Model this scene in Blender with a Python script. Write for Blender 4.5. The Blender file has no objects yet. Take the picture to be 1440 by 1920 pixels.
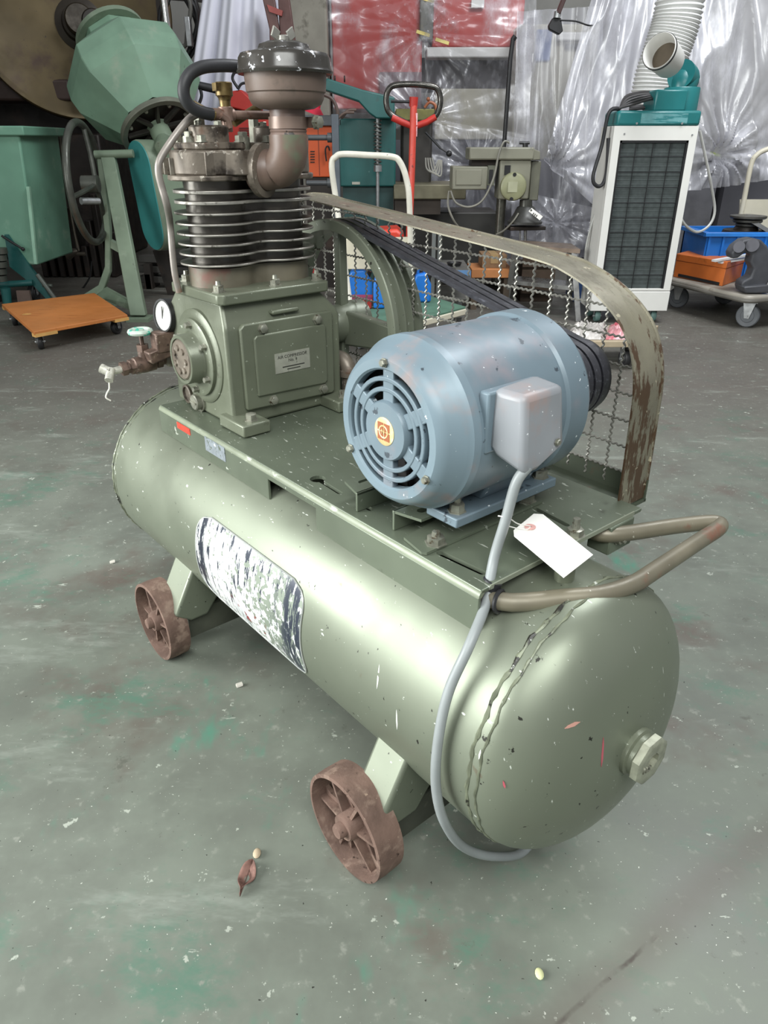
import bpy, bmesh, math, random
from mathutils import Vector, Matrix, noise
rnd = random.Random(7)
C = bpy.context.scene.collection
sc = bpy.context.scene
R = math.radians
# ------------------------------------------------------------------ camera, light, exposure
PITCH, FPX, EYE = R(27.146), 1343.0, 1.0
cam_d = bpy.data.cameras.new('camera'); cam = bpy.data.objects.new('camera', cam_d); C.objects.link(cam)
cam_d.sensor_fit = 'VERTICAL'; cam_d.sensor_height = 36.0; cam_d.lens = FPX/1920*36.0
cam.location = (0, 0, EYE); cam.rotation_euler = (math.pi/2-PITCH, 0, 0); cam_d.clip_start = .02
sc.camera = cam
w = bpy.data.worlds.new('world'); sc.world = w; w.use_nodes = True
wb = w.node_tree.nodes['Background']; wb.inputs[0].default_value = (.92, .95, 1.0, 1); wb.inputs[1].default_value = .33
def area(name, loc, target, sx, sy, power, col=(1, 1, 1)):
    l = bpy.data.lights.new(name, 'AREA'); l.shape = 'RECTANGLE'; l.size = sx; l.size_y = sy; l.energy = power; l.color = col
    o = bpy.data.objects.new(name, l); C.objects.link(o); o.location = loc
    o.rotation_euler = (Vector(target)-Vector(loc)).to_track_quat('-Z', 'Y').to_euler(); return o
area('doorway_daylight', (-4.6, .1, 1.75), (0, .6, .35), 3.4, 2.7, 178, (.97, 1, .99)).data.spread = R(115)
area('overhead_daylight', (.15, -1.35, 3.1), (.1, 1.2, .3), 2.3, 1.7, 118, (.97, 1, .985))
area('skylight_daylight', (2.2, 3.2, 4.6), (1.6, 5.2, .6), 2.4, 1.6, 200, (.93, .96, 1))
sc.view_settings.view_transform = 'Standard'; sc.view_settings.look = 'None'
sc.view_settings.exposure = 0.16; sc.view_settings.gamma = 1; sc.view_settings.use_curve_mapping = False
# ------------------------------------------------------------------ pixel helpers (1440x1920 frame)
def ray(px, py, yaw):
    u, v = (px-720)/FPX, (py-960)/FPX
    f = Vector((math.cos(PITCH)*math.cos(yaw), math.cos(PITCH)*math.sin(yaw), -math.sin(PITCH)))
    r = Vector((math.sin(yaw), -math.cos(yaw), 0)); up = r.cross(f)
    return f+r*u-up*v
def hit(px, py, yaw, ax, val):
    d = ray(px, py, yaw); o = Vector((0, 0, EYE)); return o+d*((val-o[ax])/d[ax])
YAW = 5.58649-math.pi
def px_(x, y, X): return hit(x, y, YAW, 0, X)      # compressor frame: a point of the plane x = X
def py_(x, y, Y): return hit(x, y, YAW, 1, Y)
def pz_(x, y, Z): return hit(x, y, YAW, 2, Z)
def bg(x, y, d): return hit(x, y, math.pi/2, 1, d)  # room frame: a point d metres into the room
def gd(x, y, z=0): return hit(x, y, math.pi/2, 2, z)
# ------------------------------------------------------------------ object helpers
def tag(o, label, cat=None, group=None, kind=None):
    if label: o['label'] = label
    if cat: o['category'] = cat
    if group: o['group'] = group
    if kind: o['kind'] = kind
    return o
def empty(name, loc, label, cat, rz=0, group=None):
    o = bpy.data.objects.new(name, None); C.objects.link(o); o.location = loc; o.rotation_euler.z = rz; o.empty_display_size = .1
    return tag(o, label, cat, group)
def V(*a): return Vector(a)
def frame(axis):
    a = Vector(axis).normalized(); t = V(0, 0, 1) if abs(a.z) < .9 else V(1, 0, 0)
    x = t.cross(a).normalized(); return x, a.cross(x), a
def spl(pts, n=6, closed=False):
    P = [Vector(p) for p in pts]; m = len(P); out = []
    for i in range(m if closed else m-1):
        g = (lambda k: P[k % m]) if closed else (lambda k: P[min(max(k, 0), m-1)])
        a, b, c, d = g(i-1), g(i), g(i+1), g(i+2)
        for k in range(n):
            t = k/n
            out.append(.5*(2*b+(c-a)*t+(2*a-5*b+4*c-d)*t*t+(3*b-a-3*c+d)*t**3))
    if not closed: out.append(P[-1])
    return out
class MB:
    def __init__(s): s.v = []; s.f = []
    def add(s, vs, fs):
        n = len(s.v); s.v += [tuple(p) for p in vs]; s.f += [tuple(i+n for i in f) for f in fs]; return s
    def box(s, x0, x1, y0, y1, z0, z1):
        v = [(x, y, z) for z in (z0, z1) for y in (y0, y1) for x in (x0, x1)]
        return s.add(v, [(0, 2, 3, 1), (4, 5, 7, 6), (0, 1, 5, 4), (2, 6, 7, 3), (0, 4, 6, 2), (1, 3, 7, 5)])
    def obox(s, c, ax, ay, az):
        c = Vector(c); v = [c+ax*i+ay*j+az*k for k in (-1, 1) for j in (-1, 1) for i in (-1, 1)]
        return s.add(v, [(0, 2, 3, 1), (4, 5, 7, 6), (0, 1, 5, 4), (2, 6, 7, 3), (0, 4, 6, 2), (1, 3, 7, 5)])
    def bar(s, p, q, wd, th, up=(0, 0, 1)):
        p = Vector(p); q = Vector(q); a = (q-p); l = a.length; a.normalize(); x = a.cross(Vector(up))
        if x.length < 1e-4: x = a.cross(V(1, 0, 0))
        x.normalize(); y = x.cross(a); return s.obox((p+q)/2, x*wd/2, a*l/2, y*th/2)
    def cyl(s, p, q, r, r2=None, n=20):
        return s.lathe([(0, 0), (r, 0), (r if r2 is None else r2, (Vector(q)-Vector(p)).length), (0, (Vector(q)-Vector(p)).length)], p, Vector(q)-Vector(p), n)
    def lathe(s, prof, o, axis, n=24, ph=0):
        x, y, a = frame(axis); o = Vector(o); vs = []; idx = []; fs = []
        for r, h in prof:
            if r < 1e-6: idx.append([len(vs)]*n); vs.append(o+a*h)
            else:
                idx.append(list(range(len(vs), len(vs)+n)))
                vs += [o+a*h+(x*math.cos(t)+y*math.sin(t))*r for t in (ph+2*math.pi*i/n for i in range(n))]
        for A, B in zip(idx, idx[1:]):
            for i in range(n):
                j = (i+1) % n; f = []
                for k in (A[i], A[j], B[j], B[i]):
                    if k not in f: f.append(k)
                if len(f) > 2: fs.append(f)
        return s.add(vs, fs)
    def tube(s, pts, r, n=8, closed=False, caps=True):
        P = [Vector(p) for p in pts]; m = len(P); vs = []; fs = []; prev = None
        for i in range(m):
            t = (P[(i+1) % m]-P[i-1]) if closed else (P[min(i+1, m-1)]-P[max(i-1, 0)])
            t.normalize()
            if prev is None: x = frame(t)[0]
            else: x = (prev-t*prev.dot(t)).normalized()
            prev = x; y = t.cross(x); rr = r(i/(m-1)) if callable(r) else r
            vs += [P[i]+(x*math.cos(a)+y*math.sin(a))*rr for a in (2*math.pi*k/n for k in range(n))]
        for i in range(m if closed else m-1):
            for k in range(n):
                a = i*n; b = ((i+1) % m)*n; j = (k+1) % n; fs.append((a+k, a+j, b+j, b+k))
        if caps and not closed: fs += [tuple(range(n))[::-1], tuple((m-1)*n+k for k in range(n))]
        return s.add(vs, fs)
    def prism(s, poly, ext):
        n = len(poly); e = Vector(ext); P = [Vector(p) for p in poly]
        return s.add(P+[p+e for p in P], [tuple(range(n))[::-1], tuple(range(n, 2*n))]+[(i, (i+1) % n, n+(i+1) % n, n+i) for i in range(n)])
    def sph(s, c, r, n=14, sc_=(1, 1, 1)):
        vs = []; fs = []; m = n//2; c = Vector(c)
        prof = [(math.sin(math.pi*i/m)*r, -math.cos(math.pi*i/m)*r) for i in range(m+1)]
        k = len(s.v); s.lathe(prof, (0, 0, 0), (0, 0, 1), n)
        for i in range(k, len(s.v)):
            p = s.v[i]; s.v[i] = (c.x+p[0]*sc_[0], c.y+p[1]*sc_[1], c.z+p[2]*sc_[2])
        return s
    def ring(s, c, axis, ri, ro, h, n=32):
        return s.lathe([(ri, 0), (ro, 0), (ro, h), (ri, h), (ri, 0)], c, axis, n)
    def torus(s, c, axis, Rr, r, n=36, k=10):
        x, y, a = frame(axis); return s.tube([Vector(c)+(x*math.cos(t)+y*math.sin(t))*Rr for t in (2*math.pi*i/n for i in range(n))], r, k, True)
    def bolt(s, p, axis, r=.009, h=.007, stud=0):
        p = Vector(p); a = Vector(axis).normalized(); s.lathe([(0, 0), (r*1.25, 0), (r*1.25, .0015), (r*.98, .0016), (r*.98, h), (r*.8, h+.001), (0, h+.001)], p, a, 6)
        if stud: s.cyl(p+a*h, p+a*(h+stud), r*.5, r*.42, 8)
        return s
    def grid(s, fn, nu, nv, th=0):
        vs = [fn(i/nu, j/nv) for j in range(nv+1) for i in range(nu+1)]; w_ = nu+1
        return s.add(vs, [(j*w_+i, j*w_+i+1, (j+1)*w_+i+1, (j+1)*w_+i) for j in range(nv) for i in range(nu)])
    def build(s, name, m, parent=None, bevel=0, seg=2, ang=38, solid=0, loc=None, fix=True, label=None):
        me = bpy.data.meshes.new(name); me.from_pydata(s.v, [], s.f); me.materials.append(m)
        bm = bmesh.new(); bm.from_mesh(me)
        bmesh.ops.remove_doubles(bm, verts=bm.verts, dist=1e-6)
        if fix: bmesh.ops.recalc_face_normals(bm, faces=bm.faces)
        for f in bm.faces: f.smooth = True
        ca = R(ang)
        for e in bm.edges:
            if len(e.link_faces) == 2 and e.calc_face_angle(0) > ca: e.smooth = False
        bm.to_mesh(me); bm.free()
        o = bpy.data.objects.new(name, me); C.objects.link(o)
        if parent: o.parent = parent
        if loc is not None: o.location = loc
        if solid:
            md = o.modifiers.new('s', 'SOLIDIFY'); md.thickness = solid; md.offset = 0
        if bevel:
            md = o.modifiers.new('b', 'BEVEL'); md.width = bevel; md.segments = seg; md.limit_method = 'ANGLE'; md.angle_limit = R(40); md.use_clamp_overlap = True
        if label: o['label'] = label
        return o
def cut(o, mb):
    c = mb.build('cutter', o.data.materials[0]); c.parent = o.parent; c.location = o.location; bpy.context.view_layer.update(); md = o.modifiers.new('c', 'BOOLEAN'); md.operation = 'DIFFERENCE'; md.object = c; md.solver = 'EXACT'; md.use_self = True
    dg = bpy.context.evaluated_depsgraph_get(); me = bpy.data.meshes.new_from_object(o.evaluated_get(dg))
    o.modifiers.clear(); o.data = me
    for p in me.polygons: p.use_smooth = False
    bpy.data.objects.remove(c, do_unlink=True)
def text(name, body, size, m, parent, mat4, ext=.0006):
    cu = bpy.data.curves.new(name, 'FONT'); cu.body = body; cu.size = size; cu.extrude = ext; cu.align_x = 'CENTER'; cu.align_y = 'CENTER'; cu.materials.append(m)
    tmp = bpy.data.objects.new('tmp', cu); C.objects.link(tmp); dg = bpy.context.evaluated_depsgraph_get(); me = bpy.data.meshes.new_from_object(tmp.evaluated_get(dg)); bpy.data.objects.remove(tmp, do_unlink=True)
    o = bpy.data.objects.new(name, me); C.objects.link(o); o.parent = parent; o.matrix_local = mat4; return o
def basis(o, x, y):
    x = Vector(x).normalized(); y = Vector(y); z = x.cross(y).normalized(); y = z.cross(x)
    return Matrix(((x.x, y.x, z.x, o[0]), (x.y, y.y, z.y, o[1]), (x.z, y.z, z.z, o[2]), (0, 0, 0, 1)))
def dup(o, parent=None, loc=None, rz=None):
    c = o.copy(); C.objects.link(c)
    if parent: c.parent = parent
    if loc is not None: c.location = loc
    if rz is not None: c.rotation_euler.z = rz
    for ch in list(o.children): dup(ch, c)
    return c
# ------------------------------------------------------------------ materials
def lin(c):
    if isinstance(c, str): c = tuple(int(c[i:i+2], 16)/255 for i in (0, 2, 4))
    return tuple((x/12.92 if x <= .04045 else ((x+.055)/1.055)**2.4) for x in c)+(1,)
class NT:
    def __init__(s, name):
        s.m = bpy.data.materials.new(name); s.m.use_nodes = True; s.t = s.m.node_tree; s.b = s.t.nodes['Principled BSDF']; s.out = s.t.nodes['Material Output']
        s.co = s.n('ShaderNodeTexCoord').outputs['Object']
    def n(s, ty, **k):
        o = s.t.nodes.new(ty)
        for a, b in k.items(): setattr(o, a, b)
        return o
    def l(s, a, b): s.t.links.new(a, b)
    def noise(s, scale, detail=3, rough=.55, co=None, stretch=None):
        o = s.n('ShaderNodeTexNoise'); o.inputs['Scale'].default_value = scale; o.inputs['Detail'].default_value = detail; o.inputs['Roughness'].default_value = rough
        c = co or s.co
        if stretch:
            mp = s.n('ShaderNodeMapping'); mp.inputs['Scale'].default_value = stretch[0]
            if len(stretch) > 1: mp.inputs['Rotation'].default_value = stretch[1]
            s.l(c, mp.inputs['Vector']); c = mp.outputs[0]
        s.l(c, o.inputs['Vector']); return o.outputs['Fac']
    def ramp(s, fac, a, b, lo=0., hi=1.):
        o = s.n('ShaderNodeMapRange'); o.interpolation_type = 'SMOOTHSTEP'
        for i, v_ in enumerate((a, b, lo, hi)): o.inputs[1+i].default_value = v_
        s.l(fac, o.inputs[0]); return o.outputs[0]
    def mix(s, fac, a, b):
        o = s.n('ShaderNodeMix', data_type='RGBA')
        for i, x in ((0, fac), (6, a), (7, b)):
            if hasattr(x, 'is_linked') or hasattr(x, 'links'): s.l(x, o.inputs[i])
            else: o.inputs[i].default_value = x
        return o.outputs[2]
    def mul(s, a, b):
        o = s.n('ShaderNodeMath', operation='MULTIPLY')
        for i, x in enumerate((a, b)):
            if hasattr(x, 'links'): s.l(x, o.inputs[i])
            else: o.inputs[i].default_value = x
        return o.outputs[0]
    def set(s, **k):
        for a, x in k.items():
            i = s.b.inputs[a.replace('_', ' ')]
            if hasattr(x, 'links'): s.l(x, i)
            else: i.default_value = x
    def bump(s, h, st, dist=.002):
        o = s.n('ShaderNodeBump'); o.inputs['Strength'].default_value = st; o.inputs['Distance'].default_value = dist; s.l(h, o.inputs['Height']); s.l(o.outputs[0], s.b.inputs['Normal'])
_mats = {}
def M(name, col, rough=.5, metal=0., spec=.5, var=.16, vs=7, layers=(), bump=0, bs=60):
    """layers: (colour, scale, low, high[, stretch[, rotation]]) patches where a noise passes the threshold"""
    if name in _mats: return _mats[name]
    t = NT(name); c = lin(col); d = tuple(x*(1-var) for x in c[:3])+(1,); e = tuple(min(1, x*(1+var)) for x in c[:3])+(1,)
    cur = t.mix(t.ramp(t.noise(vs), .3, .7), d, e)
    for L in layers:
        st = (L[4], L[5]) if len(L) > 5 else ((L[4],) if len(L) > 4 else None)
        cur = t.mix(t.ramp(t.noise(L[1], 4, .6, None, st), L[2], L[3]), cur, lin(L[0]))
    t.set(Base_Color=cur, Metallic=metal, Specular_IOR_Level=spec)
    t.set(Roughness=t.ramp(t.noise(vs*2.3), .3, .7, max(.03, rough-.07), min(1, rough+.07)))
    if bump: t.bump(t.noise(bs, 4), bump)
    _mats[name] = t.m; return t.m
# ------------------------------------------------------------------ materials of the compressor
OL = (('c9cec4', 95, .68, .71), ('2e2f28', 60, .685, .71))
m_olive = M('olive_paint', '6e7364', .36, .25, .5, .10, 4, OL+(('8c8468', 9, .66, .78),))
m_tank = M('tank_paint', '7a8070', .40, .48, .5, .07, 3, (('d6dad0', 130, .715, .74), ('d6dad0', 46, .69, .705, (1, 4, 1)), ('2c2c26', 70, .685, .71), ('6a5d4c', 16, .72, .80)))
m_plate = M('plate_paint', '687060', .38, .3, .5, .14, 5, (('c4c9bd', 60, .67, .70, (1, 2.5, 1)), ('3a3a30', 14, .64, .78), ('b9bdb0', 26, .665, .69, (1, 5, 1))))
m_castgreen = M('cast_green', '6d7261', .36, .25, .5, .12, 6, (('aab0a0', 85, .675, .71), ('4b4a3c', 18, .66, .8)), .12, 160)
m_iron = M('greasy_iron', '736a5f', .40, .35, .5, .3, 9, (('332c26', 20, .5, .66), ('b4aca0', 60, .60, .68), ('6a5142', 13, .6, .72)), .18, 120)
m_fin = M('fin_iron', '57534c', .34, .5, .5, .3, 8, (('2a2723', 11, .55, .7),), .12, 150)
m_fin_edge = M('fin_edge_metal', 'a09c94', .35, .6, .5, .2, 30, (('4a463f', 40, .6, .7),))
m_bolt = M('bolt_metal', '8f8f82', .38, .55, .5, .25, 60, (('5c5040', 90, .58, .7),))
m_blue = M('blue_grey_paint', '6c7c85', .42, .10, .5, .10, 6, (('868085', 7, .55, .74), ('3f4850', 42, .655, .69), ('e2e8ea', 75, .69, .705), ('8f7e7a', 14, .64, .8)))
m_boxpaint = M('faded_blue_paint', '878a8e', .42, 0, .5, .10, 8, (('958480', 14, .5, .72), ('e0e4e6', 110, .69, .71)))
m_rust = M('rusty_iron', '6d584e', .8, .05, .3, .22, 22, (('897467', 34, .5, .68), ('33261f', 60, .64, .74), ('a08a78', 90, .67, .74)), .5, 130)
m_brown = M('brown_enamel', '695a51', .5, .0, .4, .18, 10, (('544a42', 20, .56, .74), ('8f7b70', 9, .6, .76)))
m_lid = M('chipped_black_enamel', '36332f', .24, .1, .6, .2, 12, (('c9c9cc', 75, .625, .65), ('6b5d52', 26, .62, .7)))
m_pipe = M('worn_pipe_paint', '76705f', .42, .2, .5, .14, 12, (('7d5a49', 17, .56, .70), ('c8c6b8', 90, .70, .74)))
m_brass = M('tarnished_brass', '705f3c', .38, .7, .5, .3, 40, (('4a3d2c', 50, .55, .7),))
m_copper = M('dull_copper', '8b7468', .4, .5, .5, .2, 30, (('6f4c3e', 40, .55, .7),))
m_valve = M('corroded_bronze', '665349', .48, .4, .5, .3, 60, (('9b8d7c', 70, .6, .7), ('2e2420', 90, .62, .72)))
m_white_metal = M('white_crusted_metal', 'b9b7aa', .45, .3, .5, .2, 80, (('4a463f', 100, .6, .68),))
m_aqua = M('flaked_aqua_paint', 'b8c4b8', .5, .1, .5, .1, 40, (('3fa890', 45, .52, .56),))
m_black = M('black_rubber', '2a2a2c', .5, 0, .4, .2, 12)
m_belt = M('belt_rubber', '34343a', .42, 0, .5, .25, 20, (('5b5c64', 26, .55, .72, (1, 8, 8)),), .2, 90)
m_dark = M('cavity_shade_black', '1f1e1c', .7)
m_galv = M('worn_galvanized', '9a9890', .42, .55, .5, .16, 30, (('5f5a50', 40, .6, .7),))
m_guard = M('worn_guard_band', '7b7565', .36, .3, .5, .12, 9, (('9a947e', 20, .6, .7),))
_t = NT('guard_rust'); 
m_cord = M('grey_cable', '8b9090', .45, 0, .5, .06, 20, (('2e3032', 60, .735, .75),))
m_paper = M('white_card', 'f1efe8', .7, 0, .2, .02, 8)
m_pink = M('pink_reinforcement', 'd8a7a0', .7, 0, .2, .05, 40)
m_silver = M('silver_nameplate', 'a9a99c', .42, .35, .5, .1, 40, (('6b6b60', 60, .62, .7),))
m_print = M('dark_print', '33332e', .6)
m_gold = M('gold_badge', 'd9c08a', .35, .25, .5, .1, 60, (('f3e6c0', 40, .5, .65),))
m_badge = M('brown_badge_ink', '9a5a3a', .45, .1)
m_red = M('red_sticker', 'c8402e', .5, 0, .4, .1, 60, (('e0806a', 120, .6, .7),))
m_greylabel = M('worn_grey_label', '8d949a', .4, .2, .5, .15, 90, (('5f685c', 110, .55, .65), ('d8dcde', 80, .64, .7)))
m_scrape_red = M('red_paint_scrape', 'a8505a', .5)
m_scrape_pink = M('pink_paint_scrape', 'b98a7c', .6)
m_white_chip = M('white_paint_fleck', 'd9dcd4', .6)
m_glass_dial = M('gauge_dial', 'dcdcd6', .25, 0, .6, .04)
# ------------------------------------------------------------------ the air compressor
TH = -R(90)+ (math.pi-YAW)          # turns the compressor frame into the room frame
TH = math.pi/2-YAW
BASE = V(-.93, .70, 0)
def rot(p):
    c, s = math.cos(TH), math.sin(TH); return V(p[0]*c-p[1]*s, p[0]*s+p[1]*c, p[2])
comp = empty('air_compressor', rot(BASE), 'olive green two-cylinder air compressor on a long tank with rusty iron wheels', 'air compressor', TH)
OFF = -BASE
def part(mb, name, m, **k): return mb.build(name, m, comp, loc=OFF, **k)
def sub(mb, name, m, p, **k): return mb.build(name, m, p, **k)
# tank
TY, TZ, TR = .681, .306, .200; X0, X1 = -1.53, -.408; DD = .100
prof = [(0, -DD)]+[(TR*math.sin(a), -DD*math.cos(a)) for a in (math.pi/2*i/14 for i in range(1, 14))]+[(TR, 0)]
L_ = X1-X0
prof += [(TR, L_*i/10) for i in range(1, 11)]+[(TR*math.cos(a), L_+DD*math.sin(a)) for a in (math.pi/2*i/14 for i in range(1, 14))]+[(0, L_+DD)]
tank = part(MB().lathe(prof, (X0, TY, TZ), (1, 0, 0), 96), 'tank', m_tank)
def tcyl(x, deg, r=TR): return V(x, TY+r*math.cos(R(deg)), TZ+r*math.sin(R(deg)))
for xs in (X0, X1):
    mb = MB()
    for dx, rr in ((-.008, .0028), (.006, .0018)):
        pts = [tcyl(xs+dx+.0012*math.sin(17*t)+.0008*math.sin(41*t), math.degrees(t), TR-.0006-(0 if abs(dx) < .007 else 0)) for t in (2*math.pi*i/140 for i in range(140))]
        if (dx > 0) == (xs == X1): pts = [p+V(0, 0, 0) for p in pts]
        mb.tube(pts, lambda t, rr=rr: rr*(1+.35*math.sin(t*300)), 6, True)
    sub(mb, 'weld_seam', M('weld_paint', '6d725f', .42, .2, .5, .3, 40, (('25241f', 30, .56, .62), ('c4c8bd', 60, .62, .68))), tank)
# worn maker's decal
def dec(u, v):
    a0, a1 = 153.5, 205; Lh = TR*R(a1-a0); s = v*Lh; rc = .04; ins = 0
    q = min(s, Lh-s)
    if q < rc: ins = rc-math.sqrt(max(0, rc*rc-(rc-q)**2))
    x0, x1 = -1.128+ins, -.778-ins
    return tcyl(x0+(x1-x0)*u, a0+(a1-a0)*v, TR+.0012)
t = NT('worn_decal'); sep = t.n('ShaderNodeSeparateXYZ'); t.l(t.co, sep.inputs[0]); x = sep.outputs[0]
big = t.noise(22, 5, .65, None, ((1, 1.6, 1.6),)); st = t.noise(40, 5, .7, None, ((2.4, 1.0, .42),)); fine = t.noise(75, 3, .6)
white = t.mix(t.ramp(big, .45, .62), lin('f4f5f2'), lin('dfe3e2'))
cur = t.mix(t.ramp(st, .545, .575), white, lin('333846')); blot = t.noise(9, 4, .7); cur = t.mix(t.ramp(blot, .66, .68), cur, lin('3b4252'))
xr = t.ramp(x, -1.06, -.82)
adv = t.n('ShaderNodeMath', operation='MULTIPLY_ADD'); t.l(xr, adv.inputs[0]); adv.inputs[1].default_value = .17; t.l(fine, adv.inputs[2])
cur = t.mix(t.ramp(adv.outputs[0], .615, .645), cur, lin('8b9486'))
cur = t.mix(t.mul(t.ramp(x, -1.088, -1.104), t.ramp(st, .44, .49)), cur, lin('272c3a'))
cur = t.mix(t.mul(t.ramp(x, -.880, -.815), t.ramp(st, .42, .50)), cur, lin('2b3140'))
z = sep.outputs[2]
cur = t.mix(t.mul(t.mul(t.ramp(z, .285, .27), t.ramp(z, .24, .25)), t.mul(t.mul(t.ramp(x, -1.02, -1.0), t.ramp(x, -.88, -.90)), t.ramp(fine, .56, .60))), cur, lin('9a3540'))
t.set(Base_Color=cur, Roughness=.28, Metallic=.15)
dc = sub(MB().grid(dec, 40, 40), 'decal', t.m, tank, label='large peeling white and navy maker decal')
mb = MB()
edge = [dec(i/20, 0) for i in range(21)]+[dec(1, i/20) for i in range(1, 21)]+[dec(1-i/20, 1) for i in range(1, 21)]+[dec(0, 1-i/20) for i in range(1, 20)]
sub(mb.tube(edge, .0014, 5, True), 'decal_edge', M('decal_edge_silver', 'c9ccc8', .3, .5), tank)
# dome plug
PX = X1+DD
mb = MB().lathe([(.033, -.012), (.033, .006), (.029, .008), (.029, .014)], (PX-.003, TY-.008, TZ+.012), (1, 0, 0), 24)
plug = part(mb, 'tank_plug', m_castgreen, label='octagonal cast plug in the tank end')
mb = MB().lathe([(.030, 0), (.034, .003), (.034, .012), (.031, .014), (.026, .014), (.013, .014), (.013, .006), (0, .006)], (PX+.010, TY-.008, TZ+.012), (1, 0, 0), 8, R(22.5)); sub(mb, 'plug_head', M('plug_metal', '9a9c8a', .4, .4, .5, .2, 60), plug)
text('plug_marking', '115', .013, m_bolt, plug, basis((PX+.0245, TY-.022, TZ+.008), (0, 1, -.35), (0, .35, 1)), .001)
for (a, b, wd, mm) in (((1058, 1366), (1088, 1353), .005, m_scrape_pink), ((1131, 1382), (1127, 1438), .0035, m_scrape_red), ((943, 1463), (947, 1478), .003, m_scrape_red), ((744, 1330), (745, 1368), .003, m_white_chip), ((712, 1245), (707, 1292), .003, m_white_chip), ((902, 1405), (898, 1424), .003, m_white_chip)):
    def on(pt):
        d = ray(*pt, YAW)
        lo, hi = .3, 2.5
        for k in range(2000):
            q = V(0, 0, EYE)+d*(.4+k*.0008); rad = math.hypot(q.y-TY, q.z-TZ); xx = q.x
            lim = TR if X0 < xx < X1 else (TR*math.sqrt(max(0, 1-((xx-X1)/DD)**2)) if xx >= X1 else 0)
            if rad < lim: return q-d.normalized()*.0006
    p, q = on(a), on(b); n_ = V((p.x-X1)/DD**2 if p.x > X1 else 0, (p.y-TY)/TR**2, (p.z-TZ)/TR**2).normalized()
    dq = (q-p); sd_ = n_.cross(dq).normalized()*wd/2; sub(MB().prism([p+n_*.0002, p+dq*.25+sd_*.8+n_*.0002, p+dq*.7+sd_+n_*.0002, q+n_*.0002, p+dq*.6-sd_*.9+n_*.0002, p+dq*.2-sd_*.5+n_*.0002], n_*.0006), 'paint_scrape', mm, tank)
# base plate with bent skirt
ZP, YN, YF, XB, XF = .52, .553, .903, -1.39, -.482
mb = MB().box(XB, XF, YN+.004, YF, ZP-.006, ZP)
plate = part(mb, 'base_plate', m_plate, bevel=.0015)
c = MB()
def slotcut(p, q, wd):
    c.prism([V(p.x, p.y, ZP-.02)+V(*o) for o in ()] or slotpoly(p, q, wd), (0, 0, .06))
def slotpoly(p, q, wd, z=None):
    p = V(p.x, p.y, 0); q = V(q.x, q.y, 0); d = (q-p).normalized(); n = V(-d.y, d.x, 0); out = []
    for i in range(9): a = R(-90+180*i/8); out.append(q+(d*math.cos(a)+n*math.sin(a))*wd/2)
    for i in range(9): a = R(90+180*i/8); out.append(p+(d*math.cos(a)+n*math.sin(a))*wd/2)
    return [V(o.x, o.y, (ZP-.03) if z is None else z) for o in out]
for a, b, wd in (((826, 1037), (903, 1073), .011), ((600, 901), (637, 924), .009), ((676, 944), (695, 955), .010), ((1004, 954), (1062, 984), .009)):
    slotcut(pz_(*a, ZP), pz_(*b, ZP), wd)
c.cyl(pz_(596, 898, ZP)+V(0, 0, -.03), pz_(596, 898, ZP)+V(0, 0, .03), .013, n=16)
cut(plate, c)
def skirt(y, nx0, nx1):
    zt, zb, zn, rr = ZP-.010, .462, .500, .010
    poly = [V(XB, y, zt), V(XF, y, zt), V(XF, y, zb-.012), V(nx1, y, zb), V(nx1, y, zn), V(nx0, y, zn), V(nx0, y, zb), V(XB, y, zb+.002)]
    return MB().prism(poly, (0, .005, 0))
sk = sub(skirt(YN, -.965, -.826), 'side_skirt', m_plate, plate, bevel=.0012)
mb = MB()    # rounded bend
arc = [(YN+.010-.010*math.cos(R(90*i/6)), ZP-.010+.010*math.sin(R(90*i/6))) for i in range(7)]
poly = [V(XB, y, z) for y, z in arc]+[V(XB, YN+.010, ZP-.006), V(XB, YN+.005, ZP-.011)]
sub(mb.prism(poly, (XF-XB, 0, 0)), 'bent_edge', M('pale_bend_paint', '7f8672', .36, 0, .5, .15, 12, (('c9cdc0', 40, .62, .72, (.3, 1, 1)),)), plate)  # bend is coloured paler than the plate, with pale streaks along it
mb = MB().box(XB, XF-.3, YF-.005, YF, .44, ZP-.006); sub(mb, 'side_skirt', m_plate, plate)
mb = MB().box(XF-.0015, XF+.0005, YN+.02, YF-.02, ZP-.005, ZP+.0012); sub(mb, 'front_lip', M('pale_edge_paint', '8b917f', .4), plate)
a = py_(332, 790, YN); b = py_(357, 812, YN)
sub(MB().box(a.x, b.x, YN-.0012, YN+.001, .495, .508), 'red_label', m_red, plate, label='small red sticker')
a = py_(384, 818, YN); b = py_(422, 848, YN)
lab = sub(MB().box(a.x, b.x, YN-.0012, YN+.001, .484, .512), 'grey_label', m_greylabel, plate, label='small worn grey label')
for i in range(3): pass
# far side extension that carries the guard
mb = MB().box(-.90, -.515, YF-.01, .972, .497, .502); mb.box(-.90, -.515, .966, .970, .497, .535)
part(mb, 'guard_shelf', M('dark_green_steel', '434a3c', .5, 0, .5, .2, 9, (('5c4436', 12, .6, .72),)))
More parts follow.
